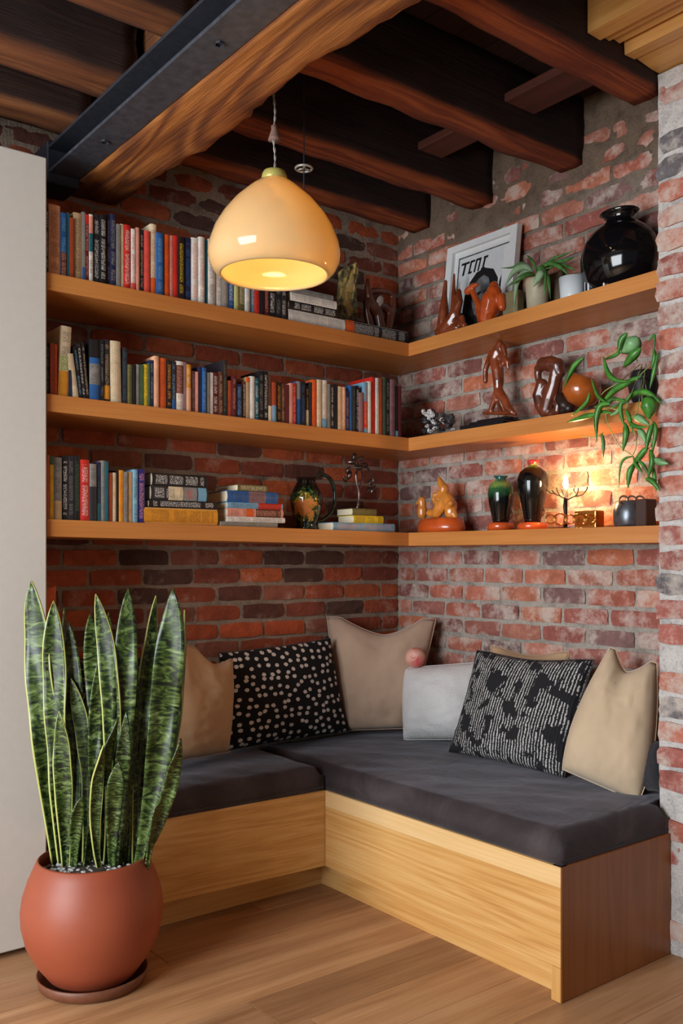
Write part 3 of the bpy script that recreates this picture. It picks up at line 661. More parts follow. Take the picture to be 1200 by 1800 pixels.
z = flat_book(510, 586, 513, 523, 'grey', 'dark', 'grey book lying on top of the stack beside the speckled stone', G, zbase=z, ys=-.325)
zbk = flat_book(608, 718, 575, 598, 'black', 'white', 'black book with orange end lying in the corner of the top shelf', G, zfn=topA, bands=[(.0, .13, K['orange'], None)], D=.2)
G = 'books lying flat on the lowest shelf'
z = flat_book(254, 383, 896, 924, 'ochre', 'brown', 'thick orange-yellow book lying at the bottom of the left stack', G, zfn=lowA)
z = flat_book(262, 382, 884, 897, 'black', 'white', 'black white-lettered book lying second in the left stack', G, zbase=z)
z = flat_book(266, 366, 858, 882, 'dark', 'white', 'thick picture-spined book with white and blue panels in left stack', G, zbase=z, bands=[(.30, .55, K['cream'], K['black']), (.56, .8, K['grey'], K['red']), (.82, .97, K['sky'], None)])
z = flat_book(268, 364, 836, 858, 'black', 'white', 'black book lying topmost on the left stack', G, zbase=z)
z = flat_book(388, 488, 919, 927, 'grey', 'olive', 'greyish book lying at the bottom of the right stack', G, zfn=lowA)
z = flat_book(400, 501, 909, 918, 'white', 'brown', 'white book lying second in the right stack by the jug', G, zbase=z)
z = flat_book(400, 498, 894, 908, 'pink', 'brown', 'pink and brown book lying third in the right stack by the jug', G, zbase=z, bands=[(.33, .45, K['orange'], None), (.5, .95, K['brown'], K['pink'])])
z = flat_book(400, 497, 883, 893, 'sky', 'navy', 'pale blue and red book lying fourth in the right stack by the jug', G, zbase=z, bands=[(.55, .97, K['red'], K['brown'])])
z = flat_book(400, 489, 862, 882, 'blue', 'dark', 'blue picture-spined book lying fifth in the right stack by the jug', G, zbase=z, bands=[(.42, .75, K['mauve'], K['black'])])
z = flat_book(418, 470, 850, 861, 'olive', 'cream', 'small olive book lying topmost on the right stack by the jug', G, zbase=z)
z = flat_book(586, 694, 919, 933, 'sky', 'pink', 'pale blue book with pink lettering lying in the shelf corner', G, zfn=lowA)
z = flat_book(622, 674, 905, 918, 'yellow', 'black', 'small yellow book with black lettering under the metal flower', G, zbase=z, D=.11, ys=-.32)
zfl = flat_book(620, 662, 892, 904, 'olive', None, 'small brown book lying directly under the metal flower', G, zbase=z, D=.11, ys=-.32)
# ------------------------------------------------------------------ pillows
def fabric(name, c, sc=420, bmp=.35):
    m, nt, bs = newmat(name); v = coords(nt); n = noi(nt, v, 6, 4); tc = N(nt, 'ShaderNodeTexCoord'); mp = N(nt, 'ShaderNodeMapping'); mp.inputs['Scale'].default_value = (sc, sc, 1); nt.links.new(tc.outputs['UV'], mp.inputs[0])
    ck = noi(nt, mp.outputs[0], 1, 2); r = ramp(nt, mth(nt, 'ADD', mth(nt, 'MULTIPLY', n, .6), mth(nt, 'MULTIPLY', ck, .4)), [(.3, tuple(x * .84 for x in c)), (.7, tuple(min(1, x * 1.08) for x in c))])
    nt.links.new(r.outputs[0], bs.inputs['Base Color']); bs.inputs['Roughness'].default_value = .95; bs.inputs['Sheen Weight'].default_value = .2
    bump(nt, ck, bs, bmp, .002); return m
M_tan3 = fabric('rosy_tan_linen', S(190, 160, 136)); M_tan = fabric('tan_linen', S(208, 182, 150)); M_tan2 = fabric('warm_tan_linen', S(196, 160, 122))
M_wht = fabric('white_boucle', S(226, 224, 222), 70, 1.6); M_char = fabric('charcoal_fabric', S(52, 50, 54))
def dots():
    m, nt, bs = newmat('black_dotted_cotton'); tc = N(nt, 'ShaderNodeTexCoord'); mp = N(nt, 'ShaderNodeMapping'); mp.inputs['Scale'].default_value = (15, 12.5, 1); nt.links.new(tc.outputs['UV'], mp.inputs[0])
    vo = N(nt, 'ShaderNodeTexVoronoi', voronoi_dimensions='2D', inp={'Scale': 1.0, 'Randomness': .62}); nt.links.new(mp.outputs[0], vo.inputs['Vector'])
    n = noi(nt, mp.outputs[0], 3, 2); d = mth(nt, 'ADD', vo.outputs['Distance'], mth(nt, 'MULTIPLY', n, .16))
    r = ramp(nt, d, [(.31, S(222, 214, 206)), (.35, S(16, 14, 16))]); nt.links.new(r.outputs[0], bs.inputs['Base Color']); bs.inputs['Roughness'].default_value = .95; return m
def woven():
    m, nt, bs = newmat('black_white_woven'); tc = N(nt, 'ShaderNodeTexCoord'); mp = N(nt, 'ShaderNodeMapping'); mp.inputs['Scale'].default_value = (44, 6, 1); mp.inputs['Rotation'].default_value = (0, 0, .12); nt.links.new(tc.outputs['UV'], mp.inputs[0])
    n1 = noi(nt, mp.outputs[0], 1, 2, .5); sx = N(nt, 'ShaderNodeSeparateXYZ'); nt.links.new(mp.outputs[0], sx.inputs[0])
    st_ = mth(nt, 'SINE', mth(nt, 'ADD', mth(nt, 'MULTIPLY', sx.outputs[0], 6.28), mth(nt, 'MULTIPLY', n1, 5)))
    mp2 = N(nt, 'ShaderNodeMapping'); mp2.inputs['Scale'].default_value = (8, 5, 1); nt.links.new(tc.outputs['UV'], mp2.inputs[0]); n2 = noi(nt, mp2.outputs[0], 1, 3, .6, .3)
    mp3 = N(nt, 'ShaderNodeMapping'); mp3.inputs['Scale'].default_value = (70, 90, 1); nt.links.new(tc.outputs['UV'], mp3.inputs[0]); n3 = noi(nt, mp3.outputs[0], 1, 2)
    a = mth(nt, 'GREATER_THAN', mth(nt, 'ADD', st_, mth(nt, 'MULTIPLY', mth(nt, 'SUBTRACT', n3, .5), 4.5)), .45); b = mth(nt, 'GREATER_THAN', n2, .45)
    k = mth(nt, 'MULTIPLY', a, b); c = mixc(nt, S(24, 23, 26), S(186, 182, 178), k); nt.links.new(c, bs.inputs['Base Color']); bs.inputs['Roughness'].default_value = .95
    bump(nt, st_, bs, .4, .003); return m
def gridpat():
    m, nt, bs = newmat('black_grid_print'); tc = N(nt, 'ShaderNodeTexCoord'); mp = N(nt, 'ShaderNodeMapping'); mp.inputs['Scale'].default_value = (9, 12, 1); nt.links.new(tc.outputs['UV'], mp.inputs[0])
    vo = N(nt, 'ShaderNodeTexVoronoi', feature='DISTANCE_TO_EDGE', voronoi_dimensions='2D', inp={'Scale': 1.0, 'Randomness': .6}); nt.links.new(mp.outputs[0], vo.inputs['Vector'])
    r = ramp(nt, vo.outputs['Distance'], [(.03, S(170, 150, 146)), (.06, S(24, 18, 20))]); nt.links.new(r.outputs[0], bs.inputs['Base Color']); bs.inputs['Roughness'].default_value = .95; return m
M_dots = dots(); M_woven = woven(); M_grid = gridpat()
def pillow(label, TL, TR, BR, BL, bc, yaw, lean, T, mat, chop=.0, seed=0, cat='pillow', pinch=.05, base=None, push=0):
    """corners in photo pixels, laid on a leaning plane that stands on the seat at pixel bc; yaw = direction faced"""
    zb = SEAT + .01
    P = onZ(bc[0], bc[1], zb)
    h = Vector((math.cos(yaw), math.sin(yaw), 0)); n = (h * math.cos(lean) + UP * math.sin(lean)).normalized()
    P = P - h * T * .35 - h * push
    c = [hit(*q, P, n) for q in (BL, BR, TR, TL)]
    t = thing('throw_pillow', label, cat, (P.x, P.y, min(p.z for p in c)))
    ac = .5 if seed == 2 else 0
    bm = bmesh.new(); uvl = bm.loops.layers.uv.new('UVMap'); R = 30; G_ = {}
    right = (c[1] - c[0]).normalized(); upv = (c[3] - c[0]).normalized()
    for s in (0, 1):
        for j in range(R + 1):
            for i in range(R + 1):
                e = i in (0, R) or j in (0, R)
                if s == 1 and e: G_[(s, i, j)] = G_[(0, i, j)]; continue
                u = i / R; v = j / R; a = 2 * u - 1; b = 2 * v - 1
                # edges bow inward between the corners
                ua = .5 + .5 * a * (1 - pinch * (1 - b * b)); vb = .5 + .5 * b * (1 - max(pinch, 0) * (1 - a * a))
                p = c[0] * (1 - ua) * (1 - vb) + c[1] * ua * (1 - vb) + c[2] * ua * vb + c[3] * (1 - ua) * vb
                if chop and b > -.2: p += -upv * chop * max(0, 1 - (abs(a - ac) / (.75 if not ac else .42)) ** 1.5) * ((b + .2) / 1.2) ** 1.3
                th = T * (max(0, 1 - abs(a) ** 2.6) * max(0, 1 - abs(b) ** 2.6)) ** .55
                if chop: th *= 1 - .45 * max(0, 1 - (abs(a) / .35) ** 1.6) * max(0, b) ** 1.4
                q = Vector((a * 1.6, b * 1.6, seed + s * 5)); q2 = Vector((a * 3 + b * 2, b * 6, seed))
                wr_ = (.10 * noise.noise(q) + .045 * noise.noise(q2 * 1.5)) * T * min(1, 3 * (1 - max(abs(a), abs(b))) + .1)
                wr_ += .010 * (abs(noise.noise(Vector((a * 2.2 + seed, b * 6 + a * 2, seed)))) - .2) * (.5 - .5 * b) + .004 * noise.noise(Vector((a * 9, b * 9 + a * 3, seed))) * min(1, 4 * (1 - max(abs(a), abs(b))))
                G_[(s, i, j)] = bm.verts.new(p + n * ((th + wr_) if s == 0 else -(th * .8)))
    for s in (0, 1):
        for j in range(R):
            for i in range(R):
                ids = [(i, j), (i + 1, j), (i + 1, j + 1), (i, j + 1)]
                if s: ids = ids[::-1]
                f = bm.faces.new([G_[(s, *q)] for q in ids])
                for L_, q in zip(f.loops, ids): L_[uvl].uv = (q[0] / R, q[1] / R)
    o = obj('pillow_cover', bm, mat, t, True)
    sm = bmesh.new(); lp = [(i, 0) for i in range(R)] + [(R, j) for j in range(R)] + [(i, R) for i in range(R, 0, -1)] + [(0, j) for j in range(R, 0, -1)]
    return t, o
A_f = -math.pi / 2; B_f = math.pi
cams = math.atan2(-FW.y, -FW.x)
def seam(t, o, mat):
    # welt around the rim: re-use the rim verts of the cover
    R = 30; me = o.data; off = wloc(t); vs_ = [v.co.copy() + off for v in me.vertices]
    idx = [i for i in range(R + 1)] + [(R + 1) * (j + 1) - 1 for j in range(1, R + 1)] + [(R + 1) * R + i for i in range(R - 1, -1, -1)] + [(R + 1) * j for j in range(R - 1, 0, -1)]
    pts = [vs_[i] for i in idx]; pts.append(pts[0]); bm = bmesh.new(); tube(bm, pts, .0022, 6); obj('welt', bm, mat, o, True)
pl = [
    ('black pillow with a pale grid print, half hidden behind the snake plant', (128, 1158), (280, 1150), (276, 1322), (140, 1334), (205, 1352), A_f, .12, .055, M_grid, .01, 1, .05),
    ('small tan linen pillow leaning between snake plant and dotted pillow', (262, 1112), (409, 1160), (402, 1322), (262, 1345), (335, 1354), A_f + .1, .15, .075, M_tan2, .04, 2, -.02),
    ('black pillow covered in small white dots', (384, 1148), (580, 1122), (614, 1286), (396, 1320), (500, 1312), A_f, .1, .055, M_dots, 0, 3, .03),
    ('large tan linen pillow with a deep dent in the shelf corner', (574, 1084), (766, 1088), (718, 1280), (606, 1284), (664, 1294), math.radians(229), .1, .075, M_tan3, .075, 4, -.02),
    ('small white nubby pillow with the pink ball on it', (711, 1174), (846, 1164), (858, 1300), (710, 1300), (776, 1308), B_f + .45, .16, .115, M_wht, 0, 5, -.03),
    ('tan pillow peeking out behind the black and white woven pillow', (862, 1134), (1000, 1146), (990, 1290), (866, 1290), (930, 1322), B_f, .08, .03, M_tan2, .02, 9, .05),
    ('black and white woven pillow standing on one corner', (838, 1143), (1044, 1160), (992, 1368), (788, 1322), (890, 1347), B_f + .12, .3, .065, M_woven, 0.012, 6, .04),
    ('charcoal pillow wedged between the right tan pillow and brick pier', (1108, 1296), (1160, 1304), (1166, 1392), (1095, 1390), (1135, 1396), B_f + .1, .1, .04, M_char, 0, 8, .05),
    ('large pale tan linen pillow beside the brick pier', (1072, 1138), (1154, 1166), (1122, 1410), (988, 1352), (1056, 1388), B_f + .35, .25, .085, M_tan, .06, 7, -.24),
]
for lab, TL, TR, BR, BL_, bc, yaw, lean, T, mat, chop, sd, pin in pl:
    t, o = pillow(lab, TL, TR, BR, BL_, bc, yaw, lean, T, mat, chop, sd, pinch=pin, push=(.02 if sd == 8 else 0))
    seam(t, o, M_char if mat in (M_woven, M_dots, M_grid) else mat)
# pink ball on the white pillow
def pinkmat():
    m, nt, bs = newmat('pink_blush'); v = coords(nt); n = noi(nt, v, 12, 2)
    r = ramp(nt, n, [(.4, S(232, 176, 156)), (.62, S(206, 70, 76))]); nt.links.new(r.outputs[0], bs.inputs['Base Color']); bs.inputs['Roughness'].default_value = .45; return m
pb0 = hit(730, 1156, onZ(776, 1306, SEAT), (math.cos(B_f + .45), math.sin(B_f + .45), 0)); r_ = 18 * mpx(pb0)
bm = bmesh.new(); lathe(bm, [(0, -r_ * .92), (r_ * .5, -r_ * .85), (r_ * .88, -r_ * .45), (r_, 0), (r_ * .9, r_ * .45), (r_ * .5, r_ * .86), (r_ * .2, r_ * .9), (0, r_ * .72)], (0, 0, 0), 28)
bmesh.ops.transform(bm, matrix=Matrix.Translation(pb0) @ (-FW * .9 + UP * .25 - RT * .3).to_track_quat('Z', 'Y').to_matrix().to_4x4(), verts=bm.verts)
tag(obj('plush_ball', bm, pinkmat(), None, True, pb0 - UP * r_), 'small pink and cream round ball resting on the white pillow', 'ball')
# ------------------------------------------------------------------ snake plant
ZP = 2.70; pc = atD(163, 1725, ZP); pc.z = 0
def terra():
    m, nt, bs = newmat('terracotta_glaze'); v = coords(nt); n = noi(nt, v, 5, 3)
    r = ramp(nt, n, [(.3, S(146, 68, 42)), (.7, S(156, 76, 48))]); nt.links.new(r.outputs[0], bs.inputs['Base Color']); bs.inputs['Roughness'].default_value = .5; return m
M_terra = terra(); M_sauc = plain('brown_saucer', S(112, 66, 44), .5); M_soil = plain('soil', S(60, 50, 42), .95, 0, .3, .9)
M_grav = plain('white_gravel', S(190, 190, 190), .8, 0, .2, .4)
sp = thing('potted_snake_plant', 'tall snake plant in a round terracotta pot on the floor', 'plant', pc)
bm = bmesh.new(); lathe(bm, [(0, .0), (.135, 0), (.15, .006), (.158, .036), (.154, .038), (.146, .012), (0, .012)], pc, 56); obj('saucer', bm, M_sauc, sp, True)
bm = bmesh.new(); lathe(bm, [(0, .013), (.105, .013), (.125, .03), (.162, .08), (.187, .13), (.199, .18), (.201, .22), (.196, .26), (.182, .305), (.166, .34), (.156, .362), (.151, .366), (.148, .36), (.158, .335), (.17, .30), (.172, .27), (.0, .27)], pc, 64); obj('pot', bm, M_terra, sp, True)
bm = bmesh.new(); lathe(bm, [(.165, .30), (.12, .335), (.06, .345), (0, .345)], pc, 32); obj('soil', bm, M_soil, sp, True)
gb = bmesh.new(); rg_ = random.Random(9)
for k in range(260):
    a = rg_.uniform(0, 6.28); r = .145 * math.sqrt(rg_.random()); s = rg_.uniform(.004, .008)
    ball(gb, pc + Vector((r * math.cos(a), r * math.sin(a), .342 - max(0, r - .1) * .35)), (s, s, s * .7), 1)
go = obj('gravel', gb, M_grav, sp); go['kind'] = 'stuff'
def leafmat():
    m, nt, bs = newmat('snake_leaf'); tc = N(nt, 'ShaderNodeTexCoord'); oi = N(nt, 'ShaderNodeObjectInfo')
    uv = tc.outputs['UV']; sx = N(nt, 'ShaderNodeSeparateXYZ'); nt.links.new(uv, sx.inputs[0])
    cb = N(nt, 'ShaderNodeCombineXYZ'); nt.links.new(mth(nt, 'MULTIPLY', sx.outputs[0], 1.5), cb.inputs[0]); nt.links.new(mth(nt, 'MULTIPLY', sx.outputs[1], 44), cb.inputs[1]); nt.links.new(mth(nt, 'MULTIPLY', oi.outputs['Random'], 50), cb.inputs[2])
    n = noi(nt, cb.outputs[0], 1.0, 4, .55, 1.2)
    v = coords(nt); n2 = noi(nt, v, 7, 3)
    g = ramp(nt, n, [(.39, S(18, 30, 18)), (.47, S(50, 68, 28)), (.57, S(88, 108, 48)), (.74, S(150, 168, 118))])
    dk = ramp(nt, n2, [(.35, (.55, .62, .5)), (.65, (1.0, 1.0, 1.0))]); base = mixc(nt, g.outputs[0], dk.outputs[0], 1, 'MULTIPLY')
    ed = mth(nt, 'GREATER_THAN', mth(nt, 'ABSOLUTE', mth(nt, 'SUBTRACT', sx.outputs[0], .5)), .468)
    base = mixc(nt, base, S(184, 186, 104), mth(nt, 'MULTIPLY', ed, mth(nt, 'GREATER_THAN', oi.outputs['Random'], .62)))
    nt.links.new(base, bs.inputs['Base Color']); bs.inputs['Roughness'].default_value = .36; bump(nt, n, bs, .1, .003); return m
M_leaf = leafmat()
def snake_leaf(base, mid, tip, wpx, doff, tw0, tw1, k, cup=.22, blunt=False):
    Zt = ZP + doff
    p0 = atD(base[0], base[1], ZP + doff * .4); p0.z = .33; 
    p1 = atD(mid[0], mid[1], ZP + doff * .75); p2 = atD(tip[0], tip[1], Zt)
    bz = 2 * p1 - (p0 + p2) / 2; n = 26; bm = bmesh.new(); uvl = bm.loops.layers.uv.new('UVMap'); m = 6; g = []
    W = wpx * ZP / F / 2
    for j in range(n + 1):
        t = j / n; p = p0 * (1 - t) ** 2 + bz * 2 * t * (1 - t) + p2 * t * t
        tan = ((bz - p0) * (1 - t) + (p2 - bz) * t).normalized()
        w_ = W * (.46 + .62 * math.sin(min(1, t * 1.45) * math.pi / 2) ** 1.6) * max(0, 1 - max(0, (t - .70) / .30) ** (2.6 if wpx > 35 else 1.9)) ** .85
        w_ = max(w_, .0008); tw = tw0 * 1.3 + (tw1 - tw0) * 1.3 * t + .32 * math.sin(t * 6 + k)
        side = (RT * math.cos(tw) + FW * math.sin(tw)); side = (side - tan * side.dot(tan)).normalized(); nr = side.cross(tan)
        if nr.dot(FW) > 0: nr = -nr
        row = []
        for i in range(m + 1):
            a = -1 + 2 * i / m; row.append(bm.verts.new(p + side * a * w_ - nr * (cup * (1 - a * a)) * w_ * (3.4 - 2.6 * t) + nr * .12 * w_ * math.sin(t * 21 + k) * abs(a)))
        g.append(row)
    for j in range(n):
        for i in range(m):
            f = bm.faces.new((g[j][i], g[j][i + 1], g[j + 1][i + 1], g[j + 1][i]))
            for L_, (ii, jj) in zip(f.loops, ((i, j), (i + 1, j), (i + 1, j + 1), (i, j + 1))): L_[uvl].uv = (ii / m, jj / n)
    o = obj('leaf', bm, M_leaf, sp, True); s = o.modifiers.new('thickness', 'SOLIDIFY'); s.thickness = .0045; s.offset = 0
    return o
LV = [((103, 1500), (76, 1275), (55, 1021), 48, .02, .1, .0), ((112, 1505), (98, 1300), (94, 1056), 40, .0, .2, -.1), ((122, 1500), (118, 1300), (113, 1068), 22, .06, .8, .9), ((128, 1505), (130, 1300), (121, 1092), 32, .03, -.2, .3),
      ((188, 1490), (196, 1260), (168, 1044), 32, -.02, .3, .1), ((178, 1490), (174, 1280), (158, 1080), 36, .04, 0, .1), ((196, 1490), (196, 1290), (191, 1076), 24, .09, .3, .5), ((206, 1495), (216, 1290), (225, 1034), 38, -.01, -.2, .5),
      ((215, 1480), (212, 1270), (222, 1050), 26, .08, .6, .9), ((238, 1490), (250, 1290), (274, 1047), 28, .05, .5, .2), ((243, 1496), (284, 1290), (304, 1034), 48, -.04, .1, -.05), ((255, 1475), (308, 1270), (324, 1072), 26, .03, -.4, -.8),
      ((248, 1490), (292, 1410), (318, 1298), 24, -.05, .4, .6), ((130, 1512), (133, 1460), (143, 1402), 20, -.10, .1, .2), ((196, 1500), (200, 1420), (208, 1340), 26, -.08, .1, .1), ((150, 1512), (172, 1400), (208, 1260), 26, -.06, .7, 1.1),
      ((150, 1500), (150, 1340), (124, 1192), 26, .02, .1, -.2), ((168, 1500), (166, 1330), (176, 1150), 22, .0, -.1, .2), ((222, 1490), (228, 1330), (238, 1150), 22, .02, .3, .5), ((232, 1485), (236, 1350), (246, 1210), 22, .06, -.2, .1),
      ((140, 1495), (130, 1350), (108, 1180), 26, .05, .2, .2), ((205, 1500), (212, 1400), (222, 1250), 24, -.03, .2, .0), ((116, 1512), (112, 1400), (104, 1250), 30, -.06, .0, .2), ((176, 1508), (168, 1430), (182, 1310), 20, -.09, .4, .6),
      ((160, 1498), (146, 1380), (150, 1220), 24, .08, .1, .3), ((258, 1480), (270, 1452), (280, 1412), 16, -.07, .6, .8)]
for k, (b, m_, t_, wp, do, a0, a1) in enumerate(LV): snake_leaf(b, m_, t_, wp, do, a0, a1, k * 1.7)
# orange board beside the cabinet
a = onY(81, 1100, -.33); b_ = onY(97, 1030, -.33)
o = obj('orange_board', hexa([(a.x, -.335, SEAT + .012), (b_.x, -.335, SEAT + .012), (b_.x, -.32, SEAT + .012), (a.x, -.32, SEAT + .012), (a.x, -.335, onY(81, 1036, -.335).z), (b_.x, -.335, b_.z), (b_.x, -.32, b_.z), (a.x, -.32, onY(81, 1036, -.335).z)], .001), plain('orange_paint', S(214, 96, 40), .6), None, False, (a.x, -.33, SEAT + .012))
tag(o, 'narrow bright orange board standing between cabinet and snake plant', 'board')
# ------------------------------------------------------------------ pendant lamp
ZL = 2.75; lc = atD(482, 980, ZL); s = ZL / F
def zl(py): return 1.23 + (HZ - py) * s
def glassmat():
    m, nt, bs = newmat('amber_opal_glass'); out = nt.nodes['Material Output']; nt.nodes.remove(bs)
    d = N(nt, 'ShaderNodeBsdfDiffuse', inp={'Color': (*S(250, 228, 176), 1)}); t = N(nt, 'ShaderNodeBsdfTranslucent', inp={'Color': (*S(255, 232, 176), 1)})
    mx = N(nt, 'ShaderNodeMixShader'); mx.inputs[0].default_value = .55; nt.links.new(d.outputs[0], mx.inputs[1]); nt.links.new(t.outputs[0], mx.inputs[2])
    gl = N(nt, 'ShaderNodeBsdfGlossy', inp={'Roughness': .08}); fr = N(nt, 'ShaderNodeFresnel', inp={'IOR': 1.5}); m2 = N(nt, 'ShaderNodeMixShader'); nt.links.new(fr.outputs[0], m2.inputs[0]); nt.links.new(mx.outputs[0], m2.inputs[1]); nt.links.new(gl.outputs[0], m2.inputs[2]); nt.links.new(m2.outputs[0], out.inputs[0]); return m
def emit(name, c, st):
    m, nt, bs = newmat(name); out = nt.nodes['Material Output']; nt.nodes.remove(bs); e = N(nt, 'ShaderNodeEmission', inp={'Color': (*c, 1), 'Strength': st}); nt.links.new(e.outputs[0], out.inputs[0]); return m
pn = thing('pendant_lamp', 'glowing amber opal glass pendant lamp hanging from a twisted cord', 'lamp', (lc.x, lc.y, zl(478)))
# (radius px, pixel y on the axis)
pr = [(22, 317), (30, 321), (48, 335), (72, 357), (92, 382), (106, 406), (114, 430), (116.5, 448), (114, 462), (106, 476), (98, 483), (95, 485), (92, 483), (100, 474), (108, 460), (110, 448), (107, 430), (100, 408), (86, 385), (66, 361), (42, 339), (20, 325)]
bm = bmesh.new(); lathe(bm, [(r * s, zl(y)) for r, y in pr], (lc.x, lc.y, 0), 72); so = obj('shade', bm, glassmat(), pn, True)
bm = bmesh.new(); lathe(bm, [(0, zl(300)), (14 * s, zl(300)), (19 * s, zl(302)), (21.5 * s, zl(307)), (23.5 * s, zl(319)), (21 * s, zl(321)), (0, zl(321))], (lc.x, lc.y, 0), 32); obj('cap', bm, plain('brass_green_cap', S(186, 176, 96), .35, .2, .05, 0), pn, True)
bm = bmesh.new(); ball(bm, (lc.x, lc.y, zl(400)), .036, 3); obj('bulb', bm, emit('lamp_bulb', (1, .57, .21), 62), pn, True)
bm = bmesh.new(); lathe(bm, [(0, zl(335)), (.016, zl(335)), (.016, zl(378)), (0, zl(378))], (lc.x, lc.y, 0), 16); obj('socket', bm, M_white, pn, True)
M_cord = plain('silver_cord', S(150, 146, 140), .5, .3)
bm = bmesh.new(); pts = []
for ph in (0, math.pi):
    pts = [Vector((lc.x + .0022 * math.cos(t * 1.1 + ph) + .003 * math.sin(t * .37), lc.y + .0022 * math.sin(t * 1.1 + ph), zl(301) + (2.94 - zl(301)) * t / 70)) for t in range(71)]
    tube(bm, pts, .0019, 6)
obj('cord', bm, M_cord, pn, True)
bm = bmesh.new(); lathe(bm, [(0, zl(222)), (.010, zl(222)), (.009, zl(228)), (.017, zl(242)), (.019, zl(247)), (0, zl(248))], (lc.x, lc.y, 0), 10); obj('cord_grip', bm, plain('cord_grip', S(120, 92, 80), .7), pn, True)
# small ceiling disc on a rod, behind the pendant
dc = atD(534, 296, 3.15)
dt = thing('ceiling_disc', 'small pierced silver disc with thin rod behind the pendant lamp', 'sprinkler', dc)
bm = bmesh.new()
tube(bm, [dc + Vector((.028 * math.cos(a), .028 * math.sin(a), 0)) for a in [k * 2 * math.pi / 24 for k in range(25)]], .0045, 6)
for k in range(3): a = k * 2.09; tube(bm, [dc, dc + Vector((.026 * math.cos(a), .026 * math.sin(a), 0))], .004, 6)
obj('ring', bm, plain('dull_silver', S(170, 164, 150), .4, .4), dt, True)
bm = bmesh.new(); tube(bm, [dc - UP * .07, Vector((dc.x, dc.y, 2.95))], .0022, 6); obj('rod', bm, M_steel, dt)
# ------------------------------------------------------------------ shelf ornaments
M_wred = plain('red_brown_carved_wood', S(126, 58, 30), .28, 0, .25, .1, .5, nscale=18)
M_worg = plain('orange_carved_wood', S(196, 84, 34), .25, 0, .12, .08, .5, nscale=14)
M_wgold = plain('golden_carved_wood', S(206, 130, 52), .3, 0, .12, .1, .4, nscale=20)
M_wdk = plain('dark_carved_wood', S(92, 46, 30), .3, 0, .3, .1, .4, nscale=16)
M_black = plain('black_glaze', S(14, 13, 16), .08, 0, .1, 0, .6)
def X(px, py, off=0, a=.13): return onX(px, py, -a + off)     # point over the right-hand shelves, a metres out from the wall
def carve(name, bm, mat, parent, vox=.0035, sm=3):
    o = obj(name, bm, mat, parent, True); remesh(o, vox, sm); return o
def base_of(px, zf, a): p = X(px, 900, 0, a); return Vector((p.x, p.y, zf(p.y)))
def glaze_fleck():
    m, nt, bs = newmat('black_glaze_gold_flecks'); v = coords(nt, (1, 1, 2.2), False); n = noi(nt, v, 11, 5, .6); tc = N(nt, 'ShaderNodeTexCoord'); sp_ = N(nt, 'ShaderNodeSeparateXYZ'); nt.links.new(tc.outputs['Generated'], sp_.inputs[0])
    b = mth(nt, 'MULTIPLY', mth(nt, 'GREATER_THAN', sp_.outputs[2], .34), mth(nt, 'LESS_THAN', sp_.outputs[2], .62)); k = mth(nt, 'MULTIPLY', mth(nt, 'GREATER_THAN', n, .645), b)
    c = mixc(nt, S(13, 12, 14), S(190, 170, 116), k); nt.links.new(c, bs.inputs['Base Color']); bs.inputs['Roughness'].default_value = .09; return m
# --- top shelf, right side
# framed poster, leaning on the wall
a0 = -.055
pt = thing('framed_poster', 'white framed black and white poster of a hooded face', 'picture', (0, 0, 0))
yl = X(785, 500, 0, .06).y; yr = X(908, 400, 0, .06).y; zt = X(908, 392, 0, .06).z; zt = (zt + X(785, 436, 0, .06).z) / 2
zb = topB((yl + yr) / 2) + .001
pt.location = (-.06, (yl + yr) / 2, zb)
H = zt - zb; Wd = yl - yr; lean = math.atan2(.05, H)
def PF(u, v, d):   # u 0..1 left to right, v 0..1 up, d out from the backing
    y = yl + (yr - yl) * u; z = zb + H * v
    return Vector((-.082 + .05 * v - d, y, z))
def fbox(u0, u1, v0, v1, d0, d1, bev=0):
    return hexa([PF(u0, v0, d0), PF(u1, v0, d0), PF(u1, v0, d1), PF(u0, v0, d1), PF(u0, v1, d0), PF(u1, v1, d0), PF(u1, v1, d1), PF(u0, v1, d1)], bev)
M_fr = plain('white_frame', S(226, 228, 228), .4, 0, .02, 0); M_paper = plain('poster_paper', S(214, 218, 220), .6, 0, .03, 0); M_ink = plain('poster_black', S(16, 16, 18), .6, 0, .05, 0); M_skin = plain('poster_grey', S(104, 106, 108), .6, 0, .35, 0, nscale=30)
obj('backing', fbox(.01, .99, .01, .99, -.012, .002), M_sh_x, pt)
obj('mat_board', fbox(.02, .98, .02, .98, .002, .006), M_fr, pt)
fw = .09; fwv = .07
for q in ((0, fw, 0, 1), (1 - fw, 1, 0, 1), (fw, 1 - fw, 1 - fwv, 1), (fw, 1 - fw, 0, fwv)): obj('frame_bar', fbox(q[0], q[1], q[2], q[3], -.004, .024, .001), M_fr, pt)
obj('print', fbox(.17, .80, .1, .84, .006, .0072), M_paper, pt)
obj('print_border', fbox(.155, .17, .1, .85, .006, .009), M_skin, pt); obj('print_border', fbox(.155, .88, .85, .862, .006, .009), M_skin, pt)
def flat_shape(pts, d0, d1, mat, name):
    bm = bmesh.new(); A = [bm.verts.new(PF(u, v, d1)) for u, v in pts]; Bq = [bm.verts.new(PF(u, v, d0)) for u, v in pts]
    bm.faces.new(A); bm.faces.new(Bq[::-1])
    for i in range(len(pts)): j = (i + 1) % len(pts); bm.faces.new((A[i], Bq[i], Bq[j], A[j]))
    bmesh.ops.recalc_face_normals(bm, faces=bm.faces); obj(name, bm, mat, pt)
def ell(cu, cv, ru, rv, rot=0, n=24): return [(cu + ru * math.cos(a) * math.cos(rot) - rv * math.sin(a) * math.sin(rot), cv + ru * math.cos(a) * math.sin(rot) + rv * math.sin(a) * math.cos(rot)) for a in [k * 2 * math.pi / n for k in range(n)]]
